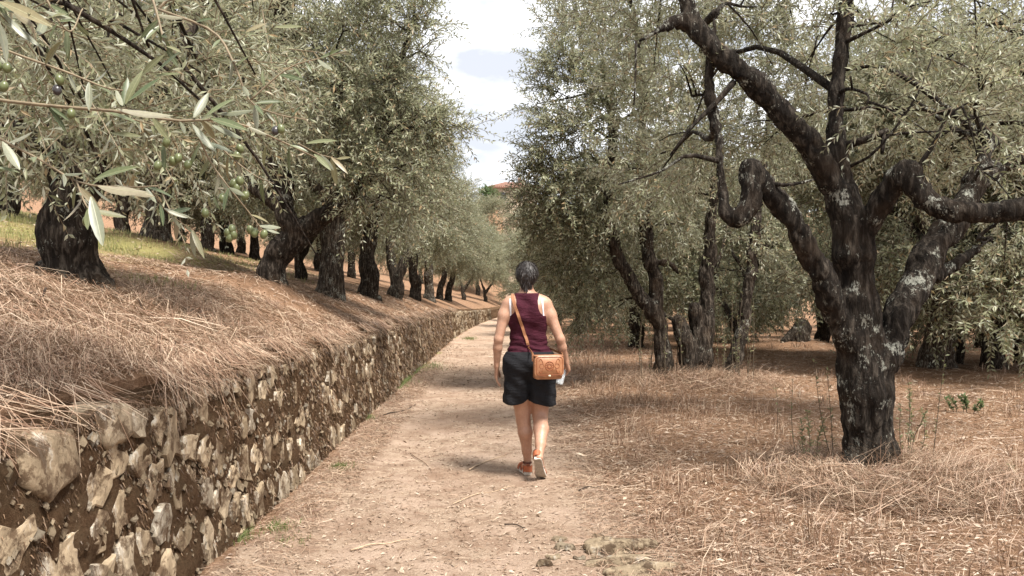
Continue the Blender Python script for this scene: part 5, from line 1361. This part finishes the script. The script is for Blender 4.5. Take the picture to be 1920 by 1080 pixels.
sandal([(0.004, 0.052, 0.004), (-0.008, 0.13, 0.003), (-0.030, 0.22, 0.003), (-0.046, 0.305, 0.010)], [(0, 0, 1), (0, 0, 1), (0, 0.0, 1), (0, -0.1, 1)], -1)
hu = (0.0, 0.72, 0.69)
sandal([(0.060, -0.272, 0.196), (0.074, -0.215, 0.130), (0.094, -0.130, 0.036), (0.108, -0.045, 0.008)], [hu, hu, (0, 0.55, 0.83), (0, 0.0, 1)], 1)

# ------------------------------------------------------------------ shoulder bag
def leather_mat():
    m, t, b = nmat('tan_leather')
    co = t.nodes.new('ShaderNodeTexCoord').outputs['Object']
    f = noise_n(t, co, 26, 5); c = ramp(t, f, [(0.3, (0.27, 0.112, 0.052)), (0.7, (0.41, 0.195, 0.095))])
    t.links.new(c, b.inputs['Base Color']); b.inputs['Roughness'].default_value = 0.42
    bump(t, b, noise_n(t, co, 140, 3), 0.25, 0.004); return m
M['leather'] = leather_mat(); m_leather_d = plain('leather_groove', (0.24, 0.075, 0.03), 0.5, 0.2, 60)
bag_c = np.array([HX + 0.140, HY - 0.245, HZ + 0.885]); bag = empty('shoulder_bag', bag_c, R(12))
tag(bag, 'tan embossed leather shoulder bag with flap, slung across the walker', 'bag')
def rbox(w, h, d, r, n=4):
    """rounded box: rounded outline in x-z, softened front and back edges"""
    ol = []
    for cx, cz, a0 in ((w / 2 - r, h / 2 - r, 0), (-w / 2 + r, h / 2 - r, 90), (-w / 2 + r, -h / 2 + r, 180), (w / 2 - r, -h / 2 + r, 270)):
        for i in range(n + 1): a = R(a0 + 90 * i / n); ol.append((cx + r * math.cos(a), cz + r * math.sin(a)))
    ol = np.array(ol); k = len(ol); V = []
    for yy_, sc in ((-d / 2, 0.955), (-d / 2 + 0.006, 1.0), (d / 2 - 0.006, 1.0), (d / 2, 0.955)):
        V += [(x * sc, yy_, z * sc) for x, z in ol]
    f = []
    for a in range(3):
        for i in range(k): j = (i + 1) % k; f.append((a * k + i, a * k + j, (a + 1) * k + j, (a + 1) * k + i))
    V += [(0, -d / 2, 0), (0, d / 2, 0)]; tr = []
    for i in range(k): j = (i + 1) % k; tr += [(j, i, 4 * k), (3 * k + i, 3 * k + j, 4 * k + 1)]
    return np.array(V), [np.array(f)[:, ::-1], np.array(tr)[:, ::-1]]
g = Geo(); g.add(*rbox(0.214, 0.172, 0.070, 0.022)); obj('body', g.mesh('bag_body', [M['leather']]), bag)
g = Geo(); v, f = rbox(0.228, 0.158, 0.010, 0.030); g.add(v + [0, -0.044, 0.016], f); v, f = rbox(0.226, 0.010, 0.088, 0.004); g.add(v + [0, -0.003, 0.0915], f)
flap = obj('flap', g.mesh('bag_flap', [M['leather']]), bag)
g = Geo()
def ring_tube(pts, r): g.add(*tube(np.array(pts), r, 5, False))
for rr in (0.034, 0.014): ring_tube([(rr * math.cos(a), -0.050, 0.016 + rr * math.sin(a)) for a in np.linspace(0, 6.283, 21)], 0.0024)
for k in range(6):
    a0 = k * 1.047; c = (0.024 * math.cos(a0), 0.016 + 0.024 * math.sin(a0)); ring_tube([(c[0] + 0.0085 * math.cos(a), -0.050, c[1] + 0.0085 * math.sin(a)) for a in np.linspace(0, 6.283, 11)], 0.0018)
for sx in (-1, 1):
    for sz in (-1, 1): ring_tube([(sx * (0.050 + 0.030 * u), -0.050, 0.016 + sz * (0.020 + 0.034 * math.sin(u * 2.6))) for u in np.linspace(0, 1, 10)], 0.0024)
    ring_tube([(sx * (0.060 + 0.018 * math.cos(a)), -0.050, 0.016 + 0.018 * math.sin(a)) for a in np.linspace(0, 6.283, 13)], 0.0020)
V_, _ = rbox(0.206, 0.136, 0.01, 0.024); k20 = len(V_) // 4
ol = V_[k20:2 * k20]; ol = V_[20:40]; ring_tube([(x, -0.0495, z + 0.016) for x, _, z in np.concatenate([ol, ol[:1]])], 0.0022)
obj('embossing', g.mesh('embossing', [m_leather_d]), flap)
g = Geo(); v, f = rbox(0.018, 0.014, 0.010, 0.004); g.add(v + [0, -0.052, -0.058], f)
obj('clasp', g.mesh('clasp', [plain('brass', (0.62, 0.50, 0.34), 0.3)]), bag)
# strap: over the back, the left shoulder and down the chest to the bag's other end
sp, sn = [], []
zr = math.radians(12)
lft = np.array([0.140 - 0.112 * math.cos(zr), -0.245 - 0.112 * math.sin(zr), 0.955]); rgt = np.array([0.140 + 0.112 * math.cos(zr), -0.245 + 0.112 * math.sin(zr), 0.955])
sp.append(lft + [0, 0, -0.02]); sn.append((-0.6, -0.8, 0)); sp.append(lft + [-0.004, 0.02, 0.03]); sn.append((-0.5, -0.85, 0))
tb = BVHTree.FromPolygons([v.co.copy() for v in tank.data.vertices] + [Vector(v) for v in bv], [list(p.vertices) for p in tank.data.polygons] + [[i + len(tank.data.vertices) for i in p] for p in bq.tolist()])
def surf(x, z, side):
    hit = tb.ray_cast(Vector((x, side * 0.6, z)), Vector((0, -side, 0))); return np.array(hit[0]), np.array(hit[1])
for u in np.linspace(0.16, 1, 12):
    p_, n_ = surf(0.030 + (-0.118 - 0.030) * u, 0.955 + (1.40 - 0.955) * u, -1); sp.append(p_ + n_ * 0.006); sn.append(n_)
hit = tb.ray_cast(Vector((-0.12, 0.0, 1.7)), Vector((0, 0, -1))); sp.append(np.array(hit[0]) + [0, 0, 0.006]); sn.append((0, 0, 1))
for u in np.linspace(0.05, 0.9, 10):
    p_, n_ = surf(-0.118 + 0.26 * u, 1.40 - 0.42 * u, 1); sp.append(p_ + n_ * 0.006); sn.append(n_)
sp.append(np.array([0.245, 0.0, 0.985])); sn.append((1, 0.2, 0)); sp.append(np.array([0.262, -0.12, 0.965])); sn.append((1, -0.3, 0)); sp.append(rgt + [0.004, 0, -0.02]); sn.append((0.9, -0.3, 0))
sp = spline(np.array(sp), 70); sn = unit(spline(np.array(sn, float), 70))
g = Geo(); g.add(*ribbon(sp, sn, 0.022, 0.004)); st_o = obj('strap', g.mesh('strap', [M['leather']], False, None))
st_o.matrix_world = Matrix.Translation((HX, HY, HZ))
st_o.parent = bag; st_o.matrix_parent_inverse = (Matrix.Translation(Vector(bag_c)) @ Matrix.Rotation(R(12), 4, 'Z')).inverted()

# ------------------------------------------------------------------ water bottle
def lathe(prof, n=16):
    pr_ = np.array(prof); th = np.arange(n) / n * 2 * np.pi
    v = np.stack([pr_[:, 0][:, None] * np.cos(th), pr_[:, 0][:, None] * np.sin(th), np.broadcast_to(pr_[:, 1][:, None], (len(pr_), n))], -1).reshape(-1, 3)
    i = np.arange(len(pr_) - 1)[:, None] * n; j = np.arange(n)[None]; k = (j + 1) % n
    return v, np.stack([i + j, i + k, i + n + k, i + n + j], -1).reshape(-1, 4)
mg_, t, b = nmat('clear_plastic'); b.inputs['Base Color'].default_value = (0.93, 0.96, 0.98, 1); b.inputs['Transmission Weight'].default_value = 0.7; b.inputs['Roughness'].default_value = 0.08; b.inputs['IOR'].default_value = 1.25
bn = noise_n(t, t.nodes.new('ShaderNodeTexCoord').outputs['Object'], 40, 3); bump(t, b, bn, 0.3, 0.01)
bot = empty('water_bottle', (HX + BB[0], HY + BB[1], HZ + BB[2])); tag(bot, 'clear plastic water bottle held in the walker right hand', 'bottle')
qr = Vector(-bax).to_track_quat('Z', 'Y'); bot.rotation_mode = 'QUATERNION'; bot.rotation_quaternion = qr
prof = [(0.0005, 0.006), (0.018, 0.002), (0.027, 0.0), (0.030, 0.008)]
for zz_ in np.arange(0.02, 0.10, 0.012): prof += [(0.0305, zz_), (0.0285, zz_ + 0.005)]
prof += [(0.0300, 0.112), (0.024, 0.136), (0.0135, 0.155), (0.0125, 0.166)]
g = Geo(); g.add(*lathe(prof, 20)); inner = [(max(r - 0.0012, 0.0003), z + 0.0008) for r, z in prof]; v, f = lathe(inner, 20); g.add(v, f[:, ::-1]); obj('body', g.mesh('bottle_body', [mg_]), bot)
g = Geo(); g.add(*lathe([(0.0005, 0.166), (0.0145, 0.166), (0.0148, 0.178), (0.0135, 0.180), (0.0005, 0.180)], 18)); obj('cap', g.mesh('bottle_cap', [plain('cap_white', (0.7, 0.75, 0.8), 0.4, 0.05)], False), bot)

# ------------------------------------------------------------------ rocks, sticks, scraps on the ground
def rock(name, x, y, w, d, hgt, label, seed, sunk=0.35, rz=0.0, res=10, layers=0.0):
    n = res; g = SDF((-w, -d, -hgt), (w, d, hgt * 1.2), max(w, d) / 26)
    g.cap((-w * 0.25, 0, 0), (w * 0.25, d * 0.05, 0), hgt * 0.55, None, d / hgt * 0.8, 0.02, w / hgt * 0.55)
    v, q_ = g.mesh(); nn = vnormals(v, q_)
    strat = layers * np.sign(np.sin(v[:, 1] * 60 / d * 0.3 + 3 * fbm(v[:, 0] * 6, v[:, 1] * 6, 0, seed, 2))) * 0.5
    disp = hgt * (0.5 * fbm(v[:, 0] * 5 / w * 0.3, v[:, 1] * 5 / d * 0.3, v[:, 2] * 9, seed, 3) + 0.22 * fbm(v[:, 0] * 30, v[:, 1] * 60, v[:, 2] * 60, seed + 3, 3) + 0.2 * strat)
    v = v + nn * disp[:, None]
    o = obj(name, make_mesh(name, v, q_, [M['rock']]), None, (x, y, h1(x, y) + hgt * (0.5 - sunk) - 0.0)); o.rotation_euler = (0, 0, rz)
    tag(o, label, 'rock', 'rocks in the path'); return o
rp = P(1185, 1050, 1.42 * FPX / 493)
fr = SDF((-0.36, -0.34, -0.10), (0.36, 0.34, 0.14), 0.0085)
for k in range(9):
    yy_ = -0.24 + k * 0.056 + random.uniform(-0.008, 0.008); hl = 0.235 * math.sqrt(max(0.15, 1 - (yy_ / 0.30) ** 2)) * random.uniform(0.8, 1.08); zz_ = 0.012 + 0.022 * math.sin(k * 1.9) + 0.014 * math.cos(k * 0.8)
    cut_ = random.uniform(-0.4, 0.4) * hl; dz = random.uniform(-0.012, 0.012)
    fr.cap((-hl, yy_ + random.uniform(-.015, .015), zz_ - 0.012), (cut_ + 0.004, yy_, zz_), 0.034, 0.040, 1.15, 0.006); fr.cap((cut_ + 0.020, yy_, zz_ + dz), (hl, yy_ + random.uniform(-.02, .02), zz_ - 0.01 + dz), 0.040, 0.032, 1.15, 0.006)
fv, fq = fr.mesh(); fn = vnormals(fv, fq); fv = fv + fn * (0.007 * fbm(fv[:, 0] * 9, fv[:, 1] * 30, fv[:, 2] * 30, 5, 4) + 0.004 * fbm(fv[:, 0] * 30, fv[:, 1] * 80, fv[:, 2] * 80, 7, 2))[:, None]
fo = obj('flat_rock', make_mesh('flat_rock', fv, fq, [M['rock']]), None, (float(rp[0]), float(rp[1]), h1(float(rp[0]), float(rp[1])) - 0.012)); fo.rotation_euler = (R(5), 0, 0.16)
tag(fo, 'large flat layered rock bedded in the path at its right edge', 'rock', 'rocks in the path')
for k, (px, py, w, lb) in enumerate(((1062, 1031, 0.050, 'rounded stone lying beside the flat rock in the path'), (1036, 1046, 0.045, 'dull wedge stone in the cluster left of the flat rock'),
                                    (1020, 1060, 0.035, 'smallest stone at the near end of the path cluster'), (1048, 1014, 0.040, 'flat stone at the far end of the small path cluster'), (1124, 1008, 0.035, 'small stone at the far corner of the flat rock'),
                                    (1085, 1047, 0.030, 'low stone between the cluster and the flat rock'))):
    Yk = EYE * FPX / (py - VPY); rock('path_stone', px_x(px, Yk), Yk, w * 2.0, w * 1.5, w * 1.0, lb, 20 + k, 0.42, random.uniform(-0.5, 0.5))
for k, (px, py, w, lb) in enumerate(((1052, 815, 0.04, 'small dark stone on the path right of the walker feet'), (1252, 712, 0.07, 'dark stone at the foot of the many-stemmed tree'))):
    Yk = EYE * FPX / (py - VPY); rock('stone_on_ground', px_x(px, Yk), Yk, w, w * 0.6, w * 0.5, lb, 40 + k, 0.3)

m_stick = plain('stick', (0.17, 0.105, 0.065), 0.85, 0.4, 40); m_pale = plain('pale_stick', (0.42, 0.31, 0.21), 0.85, 0.3, 40); m_dark = plain('dark_stick', (0.05, 0.035, 0.025), 0.9, 0.4, 40)
def stick(pxs, r, label, mat, lift=0.01, cat='stick'):
    pts = []
    for px, py in pxs:
        Yk = EYE * FPX / max(py - VPY, 8); x = px_x(px, Yk); pts.append((x, Yk, h1(x, Yk) + lift))
    pts = np.array(pts); base = pts[0]; g = Geo(); p = spline(pts, 9); p[:, 2] = height(p[:, 0], p[:, 1]) + lift + 0.006 * np.sin(np.arange(9)); g.add(*tube(p, np.linspace(r, r * 0.5, 9), 6))
    o = obj('fallen_stick', g.mesh('fallen_stick', [mat], True, base), None, base); tag(o, label, cat, 'fallen sticks'); return o
stick([(880, 882), (905, 868), (948, 858)], 0.006, 'pale forked stick on the path just left of the walker feet', m_pale)
stick([(770, 850), (800, 872), (812, 888)], 0.004, 'thin bent stick near the middle of the path', m_stick)
stick([(850, 945), (905, 925), (965, 915)], 0.004, 'long pale straw stem on the path nearer than the walker', m_pale)
stick([(946, 985), (975, 988), (985, 994)], 0.005, 'short dark twig on the path left of the stone cluster', m_dark)
stick([(660, 1032), (720, 1020), (770, 1012)], 0.006, 'pale stick lying at the left of the path near the front', m_pale)
stick([(700, 790), (760, 770), (780, 760)], 0.008, 'dark stick near the foot of the wall', m_dark)
stick([(1085, 920), (1110, 914), (1125, 916)], 0.006, 'short dark stick on the path right of the walker', m_dark)
def rise_stick(p0, p1, r, label, mat):
    g = Geo(); p = spline([p0, (p0 + p1) / 2 + [0.01, 0, 0], p1], 6); g.add(*tube(p, np.linspace(r, r * 0.6, 6), 6)); o = obj('dead_shoot', g.mesh('dead_shoot', [mat], True, p0), None, p0); tag(o, label, 'stick', 'dead shoots in the straw')
for (px, py, Yk, dx, dz, r, lb) in ((272, 552, 5.6, -0.02, 0.11, 0.008, 'short dark shoot standing in the straw right of the stout trunk'), (75, 612, 4.4, 0.06, 0.07, 0.010, 'dark stub poking from the straw below the stout trunk'),
                                  (315, 610, 4.6, 0.06, 0.05, 0.007, 'dark stub in the straw at the middle of the bank')):
    x = px_x(px, Yk); b0 = np.array([x, Yk, h1(x, Yk) - 0.02]); rise_stick(b0, b0 + [dx, 0, dz + 0.03], r, lb, m_dark)
# a pale curled leaf on the path
Yk = EYE * FPX / (857 - VPY); x = px_x(1090, Yk)
v = np.array([(-0.05, 0, 0.03), (-0.025, -0.022, 0.022), (-0.02, 0.02, 0.03), (0.02, -0.018, 0.008), (0.02, 0.016, 0.012), (0.06, 0, 0.006)])
sol = np.concatenate([v, v + [0, 0, 0.002]]); f4 = np.array([(1, 3, 4, 2), (8, 10, 9, 7)]); f3 = np.array([(0, 1, 2), (3, 5, 4), (8, 7, 6), (10, 11, 9)])
o = obj('curled_leaf', make_mesh('curled_leaf', sol, [f3, f4], [plain('pale_dry_leaf', (0.62, 0.50, 0.38), 0.7, 0.1)]), None, (x, Yk, h1(x, Yk))); tag(o, 'pale curled dry leaf lying on the path right of the walker', 'leaf')

# sawn stump on the mound deep in the grove
stx, sty = px_x(1500, 21.5), 21.5
se = empty('tree_stump', (stx, sty, h1(stx, sty) - 0.05)); tag(se, 'dark broken stump on a low mound deep in the right grove', 'stump')
sb = np.array(se.location); obj('trunk', trunk_mesh('stump', [([sb + [0, 0, -0.1], sb + [0, 0, 0.2], sb + [0.05, 0, 0.42]], [0.30, 0.22, 0.17]), ([sb + [0.1, 0, 0.2], sb + [0.24, 0.0, 0.34]], [0.16, 0.09]), ([sb + [-0.1, 0, 0.1], sb + [-0.45, -0.1, 0.0]], [0.18, 0.08])], sb, 0.04, M['bark'], 1.2, None, 31), se)

# ------------------------------------------------------------------ weeds and tufts
def weed(px, py, hpx, label, lean=0.0, nl=26, stems=1, mat='weed_leaf', leafl=0.042):
    Yk = (EYE - 0.1) * FPX / (py - VPY); x = px_x(px, Yk); z = h1(x, Yk); hgt = hpx / FPX * Yk
    e = empty('weed', (x, Yk, z)); tag(e, label, 'weed', 'weeds under the olive trees'); b0 = np.array([x, Yk, z])
    gs = Geo(); gl = Geo()
    for s_ in range(stems):
        hh = hgt * random.uniform(0.65, 1) if s_ else hgt
        o_ = np.array([random.uniform(-.03, .03), random.uniform(-.03, .03), 0]) * (s_ > 0) * (1 + stems * 0.4)
        top = o_ * 2 + np.array([lean * hh + random.uniform(-.04, .04), random.uniform(-.05, .05), hh])
        p = spline([o_ + [0, 0, -0.02], o_ + (top - o_) * 0.5 + rng.normal(0, 0.02, 3), top], 14); gs.add(*tube(p, np.linspace(0.0042, 0.0014, 14), 5))
        i = rng.uniform(3, 13, nl); pos = np.stack([np.interp(i, np.arange(14), p[:, c]) for c in range(3)], -1)
        d = unit(rng.normal(0, 1, (nl, 3)) * [1, 1, 0.3] + [0, 0, 0.7]); v, f = leaf_quads(pos, d, unit(rng.normal(0, 0.5, (nl, 3)) + UP), rng.uniform(0.5, 1.2, nl) * leafl, rng.uniform(0.25, 0.4, nl) * leafl); gl.add(v, f)
    sm_ = obj('stem', gs.mesh('stem', [M['twig']]), e)
    if stems > 1: sm_['kind'] = 'stuff'
    lf_ = obj('foliage', gl.mesh('foliage', [M[mat]], False), e); lf_['kind'] = 'stuff'
weed(1522, 884, 120, 'bushy green weed left of the near trunk', 0, 60, 3)
weed(1500, 880, 175, 'thin bare weed stalk farthest left of the near trunk', -0.05, 12)
weed(1566, 876, 200, 'tall weed stalk close against the left of the near trunk', -0.12, 30, 2)
weed(1712, 866, 160, 'leafy weed close against the right of the near trunk', 0.06, 40, 3)
weed(1700, 880, 120, 'low leafy weed at the right foot of the near trunk', 0.08, 40, 2)
weed(1752, 892, 250, 'tall slanting weed stalk well right of the near trunk', 0.10, 26)
weed(1460, 800, 90, 'small dry weed stalk midway to the many-stemmed tree', 0.0, 10)
weed(1820, 772, 34, 'bright green tuft in the straw far right of the near trunk', 0.0, 60, 7, 'leaf_green', 0.05)
weed(1905, 890, 22, 'small green tuft at the right edge of the grove floor', 0.0, 30, 5, 'weed_leaf', 0.04)
# suckers round the many-stemmed tree are parts of it
g = Geo(); gl = Geo()
for k in range(26):
    th = random.uniform(0, 6.28); rr = random.uniform(0.25, 1.0); x, y = R2[0] + rr * math.cos(th), R2[1] + rr * math.sin(th) * 0.6; z = h1(x, y); hh = random.uniform(0.5, 1.5)
    p = spline([(x, y, z - 0.02), (x + random.uniform(-.05, .05), y, z + hh * 0.5), (x + random.uniform(-.12, .12), y + random.uniform(-.1, .1), z + hh)], 8)
    sg = Geo(); sg.add(*tube(p, np.linspace(0.008, 0.003, 8), 5), 0)
    i = rng.uniform(2, 7, 24); pos = np.stack([np.interp(i, np.arange(8), p[:, c]) for c in range(3)], -1)
    v, f = leaf_quads(pos, unit(rng.normal(0, 1, (24, 3)) + [0, 0, 0.3]), unit(rng.normal(0, 0.5, (24, 3)) + UP), rng.uniform(0.03, 0.06, 24), rng.uniform(0.012, 0.018, 24)); sg.add(v, f, 1)
    b2 = np.array(R2t.location); obj('sucker', sg.mesh('sucker', [M['twig'], M['weed_leaf']], False, b2), R2t)
# green tufts at the wall's foot
for k, (px, py, n, hgt, lb) in enumerate(((740, 722, 520, 0.10, 'widest patch of green grass at the foot of the wall'), (770, 700, 300, 0.09, 'green grass tuft just beyond the widest patch by the wall'), (812, 690, 260, 0.08, 'far green tuft on the left edge of the path'),
                                     (524, 994, 160, 0.05, 'small bright green tuft on the path near the wall'), (452, 1016, 110, 0.06, 'green tuft right against the wall foot at the front'), (640, 880, 160, 0.05, 'thin green tuft at the wall foot midway'),
                                     (690, 790, 180, 0.06, 'low green tuft between the wall and the path middle'), (880, 636, 240, 0.10, 'farthest green tuft where the wall meets the path'), (553, 1018, 50, 0.04, 'tiny green tuft right of the small bright one'))):
    Yk = EYE * FPX / (py - VPY); x = px_x(px, Yk); rx = 0.05 if n < 200 else 0.13; ry = rx * (1.2 if n < 200 else 3.0)
    xs = x + rng.normal(0, rx, n); y_ = Yk + rng.normal(0, ry, n); xs = np.maximum(xs, wallx(y_) + 0.03)
    g = Geo(); g.add(*blades(xs, y_, rng.uniform(0.4, 1.2, n) * hgt, rng.uniform(0.003, 0.006, n) * (0.8 + 0.03 * Yk), 1.1)); b0 = np.array([x, Yk, h1(x, Yk)])
    o = obj('grass_tuft', g.mesh('grass_tuft', [leaf_mat('tuft_%d' % k, [(0, (0.07, 0.11, 0.025)), (0.7, (0.14, 0.19, 0.05)), (1, (0.3, 0.27, 0.12))], [(0, (0.08, 0.12, 0.03)), (1, (0.2, 0.22, 0.08))])], False, b0), None, b0)
    tag(o, lb, 'grass tuft', 'green tufts by the wall', 'stuff')

# ------------------------------------------------------------------ house on the hill, and the green tree before it
hb = P(948, 352, 112.0); hx, hy = float(hb[0]), 112.0; hz0 = 11.0; eave = 1.42 + (VPY - 357) / FPX * 112 
he = empty('house', (hx + 1.1, hy, hz0)); tag(he, 'distant house with red tiled roof showing between the crowns', 'house')
def boxg(x0, x1, y0, y1, z0, z1):
    v = np.array([(x, y, z) for x in (x0, x1) for y in (y0, y1) for z in (z0, z1)]); return v, np.array([(0, 1, 3, 2), (4, 6, 7, 5), (0, 4, 5, 1), (2, 3, 7, 6), (0, 2, 6, 4), (1, 5, 7, 3)])
ev_ = eave - hz0
g = Geo(); g.add(*boxg(-3.2, 3.2, -2.6, 2.6, -2, ev_)); obj('wall', g.mesh('house_wall', [plain('stucco', (0.38, 0.31, 0.235), 0.9, 0.1, 2)], False), he)
g = Geo(); v = np.array([(-3.6, -3, ev_), (3.6, -3, ev_), (3.6, 3, ev_), (-3.6, 3, ev_), (-1.0, 0, ev_ + 1.15), (1.0, 0, ev_ + 1.15), (-3.6, -3, ev_ + 0.12), (3.6, -3, ev_ + 0.12), (3.6, 3, ev_ + 0.12), (-3.6, 3, ev_ + 0.12)])
g.add(v, [np.array([(6, 7, 5, 4), (8, 9, 4, 5), (0, 3, 2, 1), (0, 1, 7, 6), (1, 2, 8, 7), (2, 3, 9, 8), (3, 0, 6, 9)]), np.array([(7, 8, 5), (9, 6, 4)])])
for k in range(24): g.add(*tube([(-3.5 + k * 0.3, -3, ev_ + 0.13), (max(-1, min(1, -3.5 + k * 0.3)), -0.05, ev_ + 1.17)], 0.07, 5))
roof = obj('roof', g.mesh('house_roof', [plain('roof_tile', (0.21, 0.115, 0.085), 0.9, 0.3, 8)], False), he)
g = Geo(); g.add(*boxg(0.6, 1.1, -0.6, -0.1, ev_ + 0.5, ev_ + 1.7)); obj('chimney', g.mesh('chimney', [plain('chimney', (0.35, 0.25, 0.2), 0.9, 0.2, 4)], False), roof)
for wx in (-1.8, 0.4):
    g = Geo(); g.add(*boxg(wx, wx + 0.8, -2.66, -2.58, ev_ - 1.7, ev_ - 0.6)); obj('window', g.mesh('window', [plain('window_dark', (0.05, 0.05, 0.055), 0.2)], False), he)
gt = P(915, 385, 100.0); gx = float(gt[0]); gz = h1(gx, 100.0); ge = empty('green_tree', (gx, 100.0, gz)); tag(ge, 'bright green round tree below the distant house', 'tree')
tz = float(gt[2]) - gz
g = Geo(); g.add(*tube([(0, 0, -0.3), (0.05, 0, tz * 0.5), (0, 0, tz)], [0.25, 0.18, 0.1], 8)); obj('trunk', g.mesh('green_trunk', [M['bark']]), ge)
gcl = [(np.array([rng.normal(0, 0.7), rng.normal(0, 0.6), tz + rng.normal(0.3, 0.8)]), (0.8, 0.8, 0.8), 70) for _ in range(12)]
obj('crown', crown_mesh('green_crown', gcl, np.array([0, 0, tz]), (0, 0, 0), pairs=6, leaf=0.16, width=0.09, ln=(0.4, 0.7), mats=[M['leaf_green'], M['twig']]), ge)
